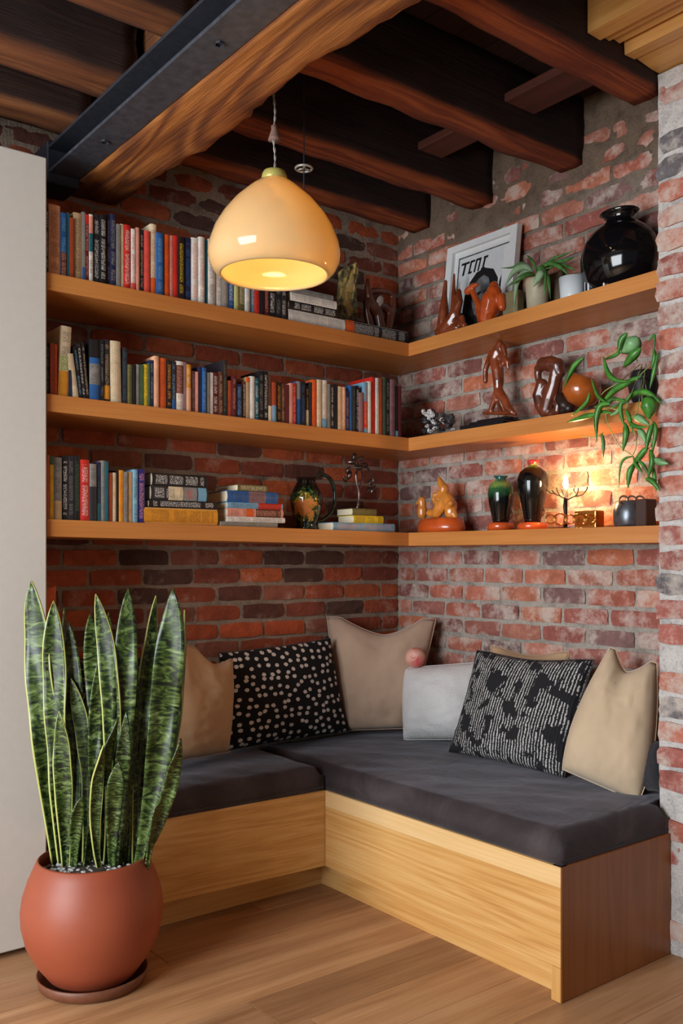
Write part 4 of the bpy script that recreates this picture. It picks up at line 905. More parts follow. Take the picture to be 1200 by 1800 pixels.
flat_shape([(.27, .30), (.29, .46), (.35, .58), (.44, .66), (.56, .68), (.68, .64), (.75, .54), (.76, .42), (.70, .30), (.60, .22), (.40, .2)], .0072, .0078, M_ink, 'printed_hood')
flat_shape([(.2, .1), (.8, .1), (.8, .2), (.66, .36), (.34, .34), (.2, .24)], .0072, .0077, M_ink, 'printed_shoulders')
flat_shape([(.40, .36), (.41, .48), (.46, .58), (.55, .61), (.62, .57), (.66, .46), (.64, .34), (.58, .22), (.52, .18), (.45, .24)], .0078, .0084, M_skin, 'printed_face')
flat_shape(ell(.48, .43, .055, .018, .3), .0084, .0088, M_ink, 'printed_eye'); flat_shape(ell(.60, .40, .045, .022, .2), .0084, .0088, M_ink, 'printed_eye')
flat_shape([(.76, .2), (.8, .2), (.8, .56), (.775, .5)], .0072, .0077, M_ink, 'printed_shadow')
# lettering  TENI in slanted block capitals
def stroke(u0, v0, u1, v1, w_): 
    return [(u0 - w_ / 2, v0), (u0 + w_ / 2, v0), (u1 + w_ / 2, v1), (u1 - w_ / 2, v1)]
def bar(u0, u1, v, h): return [(u0, v), (u1, v), (u1 + .005, v + h), (u0 + .005, v + h)]
lb = bmesh.new()
def addflat(pts):
    A = [lb.verts.new(PF(u, v, .0080)) for u, v in pts]; Bq = [lb.verts.new(PF(u, v, .0072)) for u, v in pts]; lb.faces.new(A); lb.faces.new(Bq[::-1])
    for i in range(len(pts)): j = (i + 1) % len(pts); lb.faces.new((A[i], Bq[i], Bq[j], A[j]))
v0, v1 = .67, .80; sl = .03
for q in (stroke(.235, v0, .235 + sl, v1, .028), bar(.20, .32, v1 - .022, .022), stroke(.32, v0, .32 + sl, v1, .024), bar(.335, .40, v1 - .022, .022), bar(.31, .36, v0, .02),
          stroke(.40, v0, .40 + sl, v1, .024), stroke(.455, v0, .455 + sl, v1, .022), bar(.42, .49, v1 - .022, .022), stroke(.52, v0, .52 + sl, v1, .026), bar(.525, .585, v1 - .022, .022), bar(.495, .55, v0, .02)): addflat(q)
bmesh.ops.recalc_face_normals(lb, faces=lb.faces); obj('poster_lettering', lb, M_ink, pt)
# carved hands
bm = bmesh.new(); a = .15
t = thing('carved_hands', 'reddish carved wooden hands with raised fingers before the poster', 'sculpture', base_of(790, topB, a))
def ch(bm, L, a, seg=9):
    P = [X(p[0], p[1], p[3] if len(p) > 3 else 0, a) for p in L]; chain(bm, P, [p[2] * mpx(q) for p, q in zip(L, P)], seg)
ch(bm, [(776, 584, 9), (778, 566, 10), (780, 545, 9), (781, 520, 5), (783, 495, 3.4)], a)
ch(bm, [(782, 582, 12), (792, 568, 13), (800, 552, 11)], a); ch(bm, [(800, 552, 10), (798, 528, 6), (797, 505, 3.5), (798, 482, 2)], a)
ch(bm, [(802, 545, 9), (808, 530, 6), (806, 512, 5)], a); ch(bm, [(790, 565, 9), (805, 563, 8), (816, 572, 6), (812, 558, 5)], a)
ch(bm, [(772, 584, 9), (788, 581, 11), (804, 576, 9)], a)
carve('carved_body', bm, M_wred, t)
# orange torso
a = .17; t = thing('carved_torso', 'glossy orange wooden torso sculpture in front of the poster', 'sculpture', base_of(858, topB, a)); bm = bmesh.new()
ch(bm, [(856, 560, 15), (860, 545, 18), (864, 528, 19), (868, 514, 14), (868, 503, 9)], a); ch(bm, [(848, 548, 9), (838, 528, 6), (830, 512, 5)], a); ch(bm, [(880, 522, 8), (882, 540, 7)], a)
ch(bm, [(846, 562, 8), (836, 535, 3)], a); ch(bm, [(822, 512, 7), (830, 504, 6), (838, 500, 4)], a)
carve('carved_body', bm, M_worg, t)
# greenish wood block, beige planter with narrow leaves
a = .11; p0 = base_of(899, topB, .15)
o = obj('wood_block', B((-.16, X(912, 520, 0, .15).y, p0.z), (-.12, X(886, 520, 0, .15).y, X(899, 512, 0, .15).z), .004, 2), plain('grey_green_wood', S(132, 118, 84), .7), None, False, p0)
tag(o, 'small grey-brown block standing between torso and beige planter', 'block')
M_leaf2 = plain('narrow_leaf_green', S(74, 118, 58), .35, 0, .25, .1, nscale=25); M_leaf3 = plain('pale_leaf_green', S(150, 180, 140), .4, 0, .15, .1, nscale=25)
def leaf_blade(parent, pts, wpx, mat, name='leaf', up=None, fold=.18, ext=0):
    pts = [Vector(p) for p in pts]
    if ext: pts = pts[:-1] + [pts[-1] + (pts[-1] - pts[-2]) * ext - UP * ext * .012]
    P = smoothpts(pts, 6); bm = bmesh.new(); n = len(P) - 1; g = []
    for j, p in enumerate(P):
        t = j / n; tan = (P[min(j + 1, n)] - P[max(j - 1, 0)]).normalized(); vw = (p - CAM).normalized()
        if up: vw = (vw + up).normalized()
        side = tan.cross(vw).normalized(); nr = tan.cross(side)
        w_ = wpx * mpx(p) / 2 * max(.03, math.sin(math.pi * min(1, t * .93 + .07)) ** 1.15)
        g.append([bm.verts.new(p - side * w_), bm.verts.new(p + nr * w_ * fold * 2), bm.verts.new(p + side * w_)])
    for j in range(n):
        for i in range(2): bm.faces.new((g[j][i], g[j][i + 1], g[j + 1][i + 1], g[j + 1][i]))
    o = obj(name, bm, mat, parent, True); s_ = o.modifiers.new('thickness', 'SOLIDIFY'); s_.thickness = .0009; return o
a = .12; bp = base_of(944, topB, a); rr = 21 * mpx(bp); ph = (X(944, 492, 0, a).z - bp.z)
t = thing('potted_plant', 'arching narrow-leaved plant in a beige pot beside the poster', 'plant', bp)
bm = bmesh.new(); lathe(bm, [(0, 0), (rr * .8, 0), (rr, ph * .9), (rr * 1.02, ph), (rr * .9, ph), (rr * .85, ph * .85), (0, ph * .85)], bp, 32); obj('pot', bm, plain('beige_ceramic', S(186, 176, 148), .5, 0, .03, 0), t, True)
LP = [([(938, 488, 0), (925, 470, .02), (905, 476, .05), (888, 500, .07)], 13, 3), ([(940, 486, 0), (922, 478, .03), (908, 500, .06), (903, 548, .07)], 9, 3), ([(940, 488, 0), (920, 462, .02), (900, 470, .03), (880, 471, .04)], 4, 2),
      ([(944, 486, 0), (955, 468, 0), (985, 460, 0), (1012, 452, 0)], 9, 2), ([(946, 486, 0), (962, 464, .02), (985, 470, .03), (1002, 488, .04)], 8, 2), ([(946, 488, 0), (950, 470, .02), (963, 490, .04), (967, 526, .05)], 8, 2), ([(944, 488, 0), (952, 478, .04), (944, 492, .06), (936, 505, .07)], 14, 3),
      ([(942, 488, 0), (930, 482, .04), (912, 490, .07), (890, 505, .08)], 9, 2), ([(944, 486, 0), (940, 468, .0), (932, 455, 0), (925, 448, 0)], 5, 2), ([(946, 486, 0), (966, 458, 0), (990, 448, -.01), (1010, 440, -.02)], 5, 2), ([(944, 490, 0), (958, 480, .04), (957, 505, .05), (958, 520, .05)], 4, 2), ([(948, 487, 0), (975, 466, .0), (1000, 470, .01), (1012, 476, .02)], 6, 2)]
for L, w_, mm in LP: leaf_blade(t, [X(p[0], p[1], -p[2], a) for p in L], w_, M_leaf3 if mm == 3 else M_leaf2)
a = .06; p1 = base_of(972, topB, a); p1b = X(976, 478, 0, a)
o = obj('slate_tile', B((-.05, X(985, 500, 0, .05).y, p1.z), (-.035, X(962, 500, 0, .05).y, X(972, 480, 0, .05).z), .002), plain('brown_slate', S(110, 92, 74), .7), None, False, p1)
tag(o, 'small brownish tile leaning on bricks behind the beige pot', 'tile')
# white cup
a = .15; bp = base_of(1006, topB, a); rr = 24 * mpx(bp); ph = X(1006, 489, 0, a).z - bp.z
bm = bmesh.new(); lathe(bm, [(0, 0), (rr * .8, 0), (rr * .84, .003), (rr, ph), (rr * .93, ph), (rr * .78, .01), (0, .008)], bp, 40)
tag(obj('white_cup', bm, plain('white_porcelain', S(214, 220, 222), .35, 0, .01, 0), None, True, bp), 'plain white tapered cup left of the big black vase', 'cup')
# striped jar
a = .16; bp = base_of(1044, topB, a); rr = 16 * mpx(bp); ph = X(1044, 482, 0, a).z - bp.z
t = thing('striped_jar', 'small dark blue and white striped jar under the black vase', 'jar', bp)
bm = bmesh.new(); lathe(bm, [(0, 0), (rr, 0), (rr, ph * .85), (rr * .8, ph), (0, ph)], bp, 28); obj('jar_body', bm, plain('navy_glaze', S(22, 24, 44), .25), t, True)
for k in range(8):
    an = k * .785; c = bp + Vector((math.cos(an), math.sin(an), 0)) * rr; sb = bmesh.new(); tube(sb, [c + UP * .003, c + UP * ph * .84], .0016 if k % 2 else .004, 6); obj('stripe', sb, M_fr, t)
# little brown ring ornament
a = .19; rc = X(1069, 491, 0, a)
bm = bmesh.new(); rr = 8 * mpx(rc)
bz = topB(rc.y); t = thing('ring_ornament', 'small brown and white ring ornament below the black vase', 'ornament', (rc.x, rc.y, bz))
for c, r, m in ((rc, rr, 0), (rc + RT * rr * 1.9, rr * .85, 1)):
    b2 = bmesh.new(); cz = Vector((c.x, c.y, bz + r + .003)); tube(b2, [cz + RT * r * math.cos(q) + UP * r * math.sin(q) for q in [k * 2 * math.pi / 20 for k in range(21)]], r * .25, 6); obj('rim', b2, M_fr, t, True)
    b2 = bmesh.new(); ball(b2, cz, r * .8, 2); obj('bead', b2, M_wred, t, True)
# big black vase
a = .125; bp = base_of(1088, topB, a); sc_ = mpx(bp) * 1.02
def vz(y): return X(1088, y, 0, a).z - bp.z
Hh = vz(372)
t = thing('black_vase', 'big glossy black round-bellied vase beside the brick pier', 'vase', bp)
prv = [(0, 0), (36, .0), (44, .03), (62, .16), (70, .33), (71.5, .46), (66, .62), (54, .74), (38, .82), (26, .87), (24, .91), (30, .96), (36, .985), (33, 1.0), (20, .94), (20, .88), (0, .86)]
kx = min(1, (.235 / 2 - .008) / (71.5 * sc_))
bm = bmesh.new(); lathe(bm, [(r * sc_, z * Hh) for r, z in prv], bp, 64, (kx, 1)); obj('vase_body', bm, glaze_fleck(), t, True)
# --- middle shelf, right side
a = .13
# crystal rocks
def rockmat(name, c1, c2, sc=60, metal=.0, rough=.25):
    m, nt, bs = newmat(name); v = coords(nt); vo = N(nt, 'ShaderNodeTexVoronoi', inp={'Scale': sc}); nt.links.new(v, vo.inputs['Vector']); n = noi(nt, v, sc * .8, 4)
    r = ramp(nt, mth(nt, 'ADD', mth(nt, 'MULTIPLY', vo.outputs['Distance'], .6), mth(nt, 'MULTIPLY', n, .5)), [(.35, c1), (.62, c2)]); nt.links.new(r.outputs[0], bs.inputs['Base Color']); bs.inputs['Roughness'].default_value = rough; bs.inputs['Metallic'].default_value = metal; bump(nt, vo.outputs['Distance'], bs, .6, .004); return m
t = thing('crystal_cluster', 'black and white crystal cluster in the corner of middle shelf', 'mineral', base_of(768, midB, a)); rnd = random.Random(8)
bm = bmesh.new(); bd = bmesh.new()
for k in range(46):
    px = rnd.uniform(740, 800); f = (px - 740) / 60; py = rnd.uniform(724 + 8 * f, 762 - 10 * f); r = rnd.uniform(4, 8); p = X(px, py - (2 if px < 770 else 0), rnd.uniform(-.02, .02), a)
    p.z = max(p.z, midB(p.y) + r * mpx(p) * .9)
    b2 = bm if rnd.random() < .62 else bd; ball(b2, p, tuple(r * mpx(p) * rnd.uniform(.6, 1.2) for _ in range(3)), 1, Matrix.Rotation(rnd.uniform(0, 3), 3, 'X'))
obj('white_crystals', bm, rockmat('white_crystal', S(90, 86, 84), S(220, 216, 212), 120), t); obj('black_crystals', bd, rockmat('black_crystal', S(16, 16, 18), S(70, 68, 70), 90), t)
# twisted figure on a base
t = thing('twisted_figure', 'twisted reddish root-wood figure on dark metal base', 'sculpture', base_of(872, midB, a)); bm = bmesh.new()
ch(bm, [(878, 605, 7), (874, 618, 11), (870, 632, 11), (874, 650, 11), (876, 670, 10), (875, 688, 8)], a)
ch(bm, [(875, 688, 8), (868, 705, 6), (862, 722, 5), (856, 726, 4)], a); ch(bm, [(876, 688, 9), (886, 702, 8), (892, 715, 8), (900, 724, 6)], a); ch(bm, [(870, 630, 8), (858, 636, 6), (853, 650, 5), (853, 670, 4.5)], a)
ch(bm, [(880, 625, 7), (892, 636, 5), (893, 648, 3)], a); ch(bm, [(864, 622, 7), (860, 628, 5)], a); ch(bm, [(884, 610, 6), (888, 622, 4), (884, 640, 5)], a)
ch(bm, [(850, 726, 3), (880, 726, 4), (905, 727, 4)], a); ch(bm, [(872, 700, 3), (880, 722, 4)], a)
carve('carved_body', bm, M_wred, t)
bm = bmesh.new(); yb0 = X(838, 735, 0, a).y; yb1 = X(915, 735, 0, a).y; zb0 = midB(yb0); 
box(bm, (-a - .10, yb1, zb0 + .002), (-a + .04, yb0, zb0 + .018), .003); box(bm, (-a - .07, yb1 + .02, zb0 + .018), (-a + .035, yb0 - .02, zb0 + .032), .003); box(bm, (-a - .04, yb1 + .035, zb0 + .032), (-a + .03, yb0 - .035, zb0 + .042), .003)
obj('stepped_base', bm, plain('dark_pewter', S(40, 40, 44), .25, .6), t)
# embracing figure
t = thing('embracing_figure', 'dark carved wooden figure hunched over, left of the round bowl', 'sculpture', base_of(962, midB, a)); bm = bmesh.new()
ch(bm, [(946, 648, 8), (955, 640, 13), (968, 640, 15), (980, 642, 13), (984, 655, 10)], a); ch(bm, [(945, 655, 7), (946, 668, 6)], a)
ch(bm, [(978, 650, 12), (974, 675, 12), (966, 700, 14), (960, 722, 12)], a); ch(bm, [(952, 676, 11), (946, 695, 11), (950, 712, 11), (956, 726, 9)], a); ch(bm, [(972, 672, 8), (960, 685, 7), (948, 700, 7)], a); ch(bm, [(984, 700, 8), (980, 722, 9), (970, 728, 9)], a)
carve('carved_body', bm, M_wdk, t)
# round bowl with dark opening
t = thing('wooden_bowl', 'round orange-brown polished wooden bowl behind the trailing leaves', 'bowl', base_of(1018, midB, a)); q = X(1022, 686, 0, a)
bm = bmesh.new(); R_ = 35 * mpx(q); 
prb = [(0, -R_ * .95), (R_ * .5, -R_ * .82), (R_ * .9, -R_ * .4), (R_, 0), (R_ * .93, R_ * .4), (R_ * .7, R_ * .72), (R_ * .62, R_ * .78), (R_ * .6, R_ * .7), (R_ * .8, R_ * .3), (R_ * .8, -R_ * .3), (0, -R_ * .8)]
lathe(bm, prb, (0, 0, 0), 40); ax = (UP * .85 - RT * -.3 - FW * .25).normalized()
bmesh.ops.transform(bm, matrix=Matrix.Translation(q) @ ax.to_track_quat('Z', 'Y').to_matrix().to_4x4() @ Matrix.Diagonal((1.0, 1.0, .9, 1)), verts=bm.verts); obj('bowl_body', bm, plain('polished_bowl_wood', S(164, 84, 32), .2, 0, .22, .05, .6, nscale=10), t, True)
bm = bmesh.new(); ch(bm, [(985, 700, 10), (992, 712, 12), (1000, 718, 10), (990, 722, 9)], a + .03); carve('dark_foot', bm, plain('dark_foot_wood', S(40, 24, 18), .4), t)
# dark hanging pot with vines
a = .15; bp = base_of(1130, midB, a); R_ = 26 * mpx(bp)
t = thing('trailing_plant', 'green trailing vine spilling over the middle shelf beside the pier', 'plant', bp)
bm = bmesh.new(); Hp = X(1130, 652, 0, a).z - bp.z; lathe(bm, [(0, 0), (R_ * .5, 0), (R_ * .82, Hp * .25), (R_, Hp * .6), (R_ * .8, Hp * .93), (R_ * .72, Hp), (R_ * .64, Hp), (R_ * .85, Hp * .6), (0, Hp * .5)], bp, 32); obj('pot', bm, plain('black_pot', S(40, 40, 48), .4), t, True)
M_vine = plain('vine_stem', S(150, 166, 92), .5, 0, .1, 0); M_vl = plain('vine_leaf_green', S(66, 128, 46), .32, 0, .28, .1, nscale=20); M_vl2 = plain('vine_leaf_pale', S(120, 168, 112), .4, 0, .15, .1, nscale=20)
def V(px, py, o=0): return onX(px, py, -.275 - o)
def V3(L): return [X(p[0], p[1], 0, a) if (len(p) > 2 and p[2] < 0) else V(p[0], p[1], p[2] if len(p) > 2 else 0) for p in L]
ST = [[(1128, 640, -1), (1110, 690, 0), (1096, 720, .02), (1066, 718, .02), (1068, 745, .02), (1090, 785, .02), (1115, 805, .01), (1135, 845, .0)], [(1135, 640, -1), (1128, 700, .01), (1134, 725, .02), (1145, 745, .01), (1146, 780, .01), (1125, 800, .01), (1112, 830, .01)],
      [(1128, 645, -1), (1118, 668, .01), (1124, 660, .02), (1145, 640, 0)], [(1125, 640, -1), (1090, 670, 0), (1060, 690, .02), (1052, 712, .02), (1050, 760, .02)], [(1120, 635, -1), (1105, 600, .0), (1085, 615, .01), (1062, 628, .01)], [(1130, 650, -1), (1120, 720, .02), (1105, 735, .02), (1090, 738, .02)],
      [(1128, 650, -1), (1138, 700, .0), (1140, 760, .01), (1148, 800, .0), (1150, 850, 0)], [(1060, 760, .02), (1045, 768, .02), (1020, 766, .02)], [(1112, 750, .01), (1118, 780, .01), (1112, 800, .01)]]
for L in ST: bm = bmesh.new(); tube(bm, smoothpts(V3(L), 6), .0016, 6); obj('vine', bm, M_vine, t, True)
LF = [([(1120, 592), (1110, 606), (1090, 618)], 34, 3), ([(1102, 585), (1092, 598), (1088, 612)], 15, 2), ([(1126, 612), (1112, 626), (1100, 638)], 22, 2), ([(1094, 610), (1082, 624), (1066, 628)], 8, 2), ([(1060, 628), (1068, 655), (1082, 668), (1100, 668)], 12, 2), ([(1026, 628), (1008, 645), (996, 668)], 13, 2),
      ([(1128, 660), (1100, 674), (1075, 690), (1058, 708)], 16, 2), ([(1072, 710), (1056, 712), (1048, 735), (1048, 762)], 15, 2), ([(1046, 728), (1030, 732), (1006, 737)], 13, 2), ([(1050, 728), (1062, 724), (1072, 724)], 9, 2), ([(1100, 706), (1120, 690), (1142, 692), (1158, 704)], 14, 2), ([(1098, 705), (1076, 702), (1064, 712), (1050, 712)], 12, 2),
      ([(1132, 700), (1140, 712), (1140, 734)], 30, 2), ([(1112, 732), (1124, 736), (1136, 742)], 18, 3), ([(1105, 742), (1118, 750), (1132, 748)], 10, 2), ([(1098, 744), (1100, 762), (1096, 782)], 15, 2), ([(1120, 755), (1128, 762), (1134, 774)], 15, 3), ([(1057, 762), (1060, 778), (1060, 794)], 8, 2), ([(1146, 745), (1140, 765), (1136, 785)], 13, 2),
      ([(1148, 740), (1152, 760), (1146, 790)], 10, 2), ([(1138, 785), (1126, 800), (1112, 818)], 15, 2), ([(1113, 802), (1098, 806), (1090, 820), (1088, 844)], 6, 2), ([(1112, 816), (1106, 832), (1104, 848)], 14, 2), ([(1120, 808), (1132, 820), (1140, 834)], 8, 2), ([(1150, 806), (1160, 812), (1170, 812)], 18, 3), ([(1134, 842), (1146, 846), (1156, 856)], 13, 2),
      ([(1148, 820), (1150, 840), (1152, 856)], 9, 2), ([(1142, 790), (1146, 812), (1140, 830)], 14, 2), ([(1096, 700), (1090, 720), (1096, 742)], 10, 2), ([(1100, 720), (1106, 735), (1110, 752)], 10, 2), ([(1036, 690), (1030, 708), (1012, 722)], 9, 2), ([(1066, 708), (1050, 695), (1042, 672)], 8, 2), ([(1072, 730), (1086, 722), (1092, 704)], 9, 3), ([(1148, 612), (1150, 628), (1146, 640)], 10, 2),
      ([(1140, 600), (1150, 590), (1148, 614)], 6, 2), ([(1110, 690), (1098, 706), (1080, 712)], 9, 2), ([(1128, 830), (1118, 818), (1114, 806)], 8, 2), ([(1156, 620), (1150, 650), (1144, 672)], 10, 2)]
for k, (L, w_, mm) in enumerate(LF): leaf_blade(t, [V(p[0], p[1], .018 + .03 * ((k * 37) % 10) / 10) for p in L], w_ * (.95 if w_ > 25 else .74), M_vl2 if mm == 3 else M_vl, fold=.30, ext=.45 if w_ < 25 else .1)
# --- lowest shelf, right side
a = .13
t = thing('mother_and_child', 'golden carved mother and child figure on an oval wooden base', 'sculpture', base_of(775, lowB, a)); bm = bmesh.new()
ch(bm, [(771, 840, 3), (774, 848, 6), (780, 858, 9), (781, 868, 9)], a); ch(bm, [(774, 868, 8), (768, 876, 6), (764, 882, 4)], a); ch(bm, [(784, 874, 11), (792, 888, 12), (792, 902, 11)], a); ch(bm, [(784, 878, 11), (774, 892, 12), (768, 902, 10)], a)
ch(bm, [(792, 885, 6), (784, 893, 4)], a + .02); ch(bm, [(796, 900, 7), (800, 908, 5)], a); ch(bm, [(768, 903, 9), (755, 902, 7)], a); ch(bm, [(741, 880, 7.5), (742, 888, 7)], a); ch(bm, [(742, 896, 9), (742, 904, 9)], a); ch(bm, [(734, 883, 3), (732, 886, 2)], a)
ch(bm, [(764, 870, 5), (762, 880, 4), (770, 886, 4)], a + .015)
carve('carved_figures', bm, M_wgold, t)
bq = base_of(775, lowB, a); R_ = 51 * mpx(bq); hz = X(775, 911, 0, a).z - bq.z
bm = bmesh.new(); lathe(bm, [(0, 0), (R_, 0), (R_, hz * .4), (R_ * .94, hz * .8), (R_ * .8, hz), (0, hz)], bq, 48, (.62, 1.0)); obj('oval_base', bm, M_worg, t, True)
# vases
def glaze(name, cs):
    m, nt, bs = newmat(name); tc = N(nt, 'ShaderNodeTexCoord'); sp_ = N(nt, 'ShaderNodeSeparateXYZ'); nt.links.new(tc.outputs['Generated'], sp_.inputs[0]); v = coords(nt); n = noi(nt, v, 30, 4)
    f = mth(nt, 'ADD', sp_.outputs[2], mth(nt, 'MULTIPLY', mth(nt, 'SUBTRACT', n, .5), .25)); r = ramp(nt, f, cs); nt.links.new(r.outputs[0], bs.inputs['Base Color']); bs.inputs['Roughness'].default_value = .1; return m
M_gb = glaze('green_black_glaze', [(.5, S(14, 16, 14)), (.72, S(40, 92, 54)), (.84, S(120, 150, 70)), (.95, S(30, 80, 70))]); M_bg = glaze('black_green_glaze', [(.86, S(12, 12, 14)), (.92, S(90, 130, 40)), (.97, S(180, 50, 50))])
def vase(px, pyt, pyb, prof, mat, label, basepx):
    bp = base_of(px, lowB, a); zb = X(px, pyb, 0, a).z - bp.z; zt = X(px, pyt, 0, a).z - bp.z; s_ = mpx(bp)
    t = thing('ceramic_vase', label, 'vase', bp)
    bm = bmesh.new(); lathe(bm, [(0, 0), (basepx * s_, 0), (basepx * s_, zb * .7), (basepx * s_ * .92, zb), (0, zb)], bp, 36); obj('wooden_base', bm, M_worg, t, True)
    bm = bmesh.new(); lathe(bm, [(r * s_, zb + (zt - zb) * z) for r, z in prof], bp, 48); obj('vase_body', bm, mat, t, True)
    hb = bmesh.new(); cc = bp + UP * (zb + (zt - zb) * .18); ring = [cc + (RT * 12 * s_) - FW * .01 + (RT * math.cos(q) * 7 + UP * math.sin(q) * 9) * s_ for q in [k * 2 * math.pi / 16 for k in range(17)]]; tube(hb, ring, 1.8 * s_, 6); obj('side_ring', hb, plain('bronze_ring', S(120, 72, 40), .3, .5), t, True)
vase(880, 837, 919, [(0, 0), (14, 0), (15, .08), (21, .4), (23, .6), (22, .74), (16, .86), (10, .91), (9, .95), (13, 1), (11, 1), (7, .95), (0, .93)], M_gb, 'short green and black glazed vase on an orange wooden base', 23)
vase(936, 808, 919, [(0, 0), (14, 0), (15, .06), (20, .3), (27, .58), (27, .70), (23, .80), (14, .87), (8, .89), (7, .92), (10, .95), (10, .98), (6, 1), (0, .99)], M_bg, 'taller shiny black vase with green neck on a wooden base', 27)
# candle lamp with branches
a = .13; bp = base_of(993, lowB, a); s_ = mpx(bp); M_iron = plain('dark_iron', S(44, 32, 26), .45, .7)
t = thing('branch_lamp', 'small iron branch lamp with a glowing bare candle bulb', 'lamp', bp)
def Q(px, py, o=0): return X(px, py, o, a)
bm = bmesh.new(); lathe(bm, [(0, 0), (12 * s_, 0), (12 * s_, .004), (4 * s_, .008), (0, .008)], bp, 24); tube(bm, [bp + UP * .004, Q(994, 905), Q(993, 890), Q(994, 876)], [4 * s_, 3 * s_, 4 * s_, 3 * s_], 8)
obj('stem', bm, M_iron, t, True)
for L in ([(994, 878), (984, 872), (975, 868), (970, 862)], [(984, 872), (980, 864), (978, 858)], [(994, 878), (990, 868), (986, 858)], [(994, 880), (1006, 874), (1014, 868), (1016, 858)], [(1008, 873), (1022, 870), (1030, 862), (1032, 856)], [(1014, 870), (1008, 862), (1010, 854)], [(975, 868), (966, 866), (960, 860)]):
    bm = bmesh.new(); tube(bm, smoothpts([Q(p[0], p[1], .01 * ((i % 2) - .5)) for i, p in enumerate(L)], 4), 1.1 * s_, 6); obj('branch', bm, M_iron, t, True)
bm = bmesh.new(); lathe(bm, [(0, 0), (4 * s_, 0), (4 * s_, 14 * s_), (0, 14 * s_)], Q(994, 874), 12); obj('candle_sleeve', bm, plain('ivory_sleeve', S(230, 200, 150), .5), t, True)
bq = Q(994, 860); bm = bmesh.new(); lathe(bm, [(0, 0), (3 * s_, 2 * s_), (4.5 * s_, 8 * s_), (4 * s_, 13 * s_), (2 * s_, 20 * s_), (0, 25 * s_)], bq, 16); obj('bulb', bm, emit('candle_bulb', (1, .60, .24), 800), t, True)
# brass coils
t = thing('brass_coil_box', 'small brass box with coiled wires beside the branch lamp', 'ornament', base_of(1030, lowB, .14)); M_brass = plain('brass', S(190, 130, 60), .25, .9)
bp = base_of(1038, lowB, .14); y0 = X(1056, 910, 0, .14).y; y1 = X(1018, 910, 0, .14).y
obj('box_body', B((-.17, y0, bp.z), (-.12, y1, X(1038, 898, 0, .14).z), .004, 2), M_brass, t)
for k in range(5):
    c = X(966 + k * 17, 913, 0, .185); r = (8 + 2 * (k % 2)) * mpx(c); c.z = max(c.z, lowB(c.y) + r + .003); bm = bmesh.new(); tube(bm, [c + (RT * math.cos(q) * r * 1.1 + UP * math.sin(q) * r - FW * .001 * k2) for k2, q in enumerate([j * 2 * math.pi / 14 for j in range(30)])], .0022, 6); obj('coil', bm, M_brass, t, True)
# grey pot
a = .13; bp = base_of(1105, lowB, a); s_ = mpx(bp)
t = thing('pewter_pot', 'dark grey metal pot with wire handles at the shelf end', 'pot', bp); hh = X(1105, 880, 0, a).z - bp.z
bm = bmesh.new(); lathe(bm, [(0, 0), (24 * s_, 0), (27 * s_, hh * .1), (28 * s_, hh * .6), (23 * s_, hh * .9), (20 * s_, hh), (18 * s_, hh), (20 * s_, hh * .8), (0, hh * .7)], bp, 36, (.9, 1)); obj('pot_body', bm, plain('pewter', S(92, 96, 102), .3, .6, .2), t, True)
for sx_ in (-1, 0, 1):
    c = bp + RT * sx_ * 14 * s_ + UP * hh * .98 - FW * .03; r = 8 * s_; bm = bmesh.new(); tube(bm, [c + (RT * math.cos(q) * r + UP * math.sin(q) * r) for q in [j * 2 * math.pi / 16 for j in range(17)]], 1.8 * s_, 6); obj('wire_loop', bm, plain('grey_wire', S(130, 122, 112), .3, .7), t, True)
bp2 = base_of(1136, lowB, .12); o = obj('dark_box', B((-.16, X(1148, 900, 0, .12).y, bp2.z), (-.10, X(1128, 900, 0, .12).y, X(1136, 878, 0, .12).z), .003), plain('brown_leather', S(58, 34, 24), .4), None, False, bp2)
tag(o, 'narrow dark brown box standing between pewter pot and pier', 'box')
# --- lowest shelf, left side: glass jug
def Yp(px, py, o=0, d=.2): return onY(px, py, -d + o)
c0 = Yp(538, 900, 0, .2); bp = Vector((c0.x, c0.y, lowA(c0.x))); s_ = mpx(bp)
t = thing('glass_jug', 'dark green and amber glass jug with big looped handle', 'jug', bp); hh = Yp(538, 840).z - bp.z
def jugmat():
    m, nt, bs = newmat('mottled_green_amber_glass'); v = coords(nt, rnd=False); n = noi(nt, v, 45, 5, .65, 1); n2 = noi(nt, v, 26, 3)
    d = N(nt, 'ShaderNodeVectorMath', operation='DISTANCE'); nt.links.new(v, d.inputs[0]); d.inputs[1].default_value = (-.045, -.05, hh * .42)
    f = mth(nt, 'ADD', mth(nt, 'MULTIPLY', d.outputs['Value'], 9), mth(nt, 'MULTIPLY', mth(nt, 'SUBTRACT', n, .5), 1.7))
    r = ramp(nt, f, [(.18, S(220, 136, 80)), (.36, S(206, 140, 50)), (.46, S(80, 104, 40)), (.58, S(18, 66, 36)), (.74, S(8, 12, 12))]); nt.links.new(r.outputs[0], bs.inputs['Base Color']); bs.inputs['Roughness'].default_value = .06; bs.inputs['Coat Weight'].default_value = .6; return m
bm = bmesh.new(); lathe(bm, [(0, 0), (18 * s_, 0), (20 * s_, hh * .04), (17 * s_, hh * .1), (24 * s_, hh * .3), (29 * s_, hh * .55), (29 * s_, hh * .66), (22 * s_, hh * .82), (16 * s_, hh * .92), (18 * s_, hh), (15 * s_, hh), (13 * s_, hh * .9), (0, hh * .85)], bp, 48); obj('jug_body', bm, jugmat(), t, True)
LH = [(550, 846), (558, 836), (568, 834), (580, 842), (587, 860), (588, 882), (582, 900), (570, 912), (556, 918), (548, 914)]
bm = bmesh.new(); tube(bm, smoothpts([Yp(p[0], p[1], -.0) for p in LH], 5), 3.6 * s_, 10); obj('handle', bm, plain('dark_green_glass', S(18, 40, 34), .06, 0, .3, 0, .6), t, True)
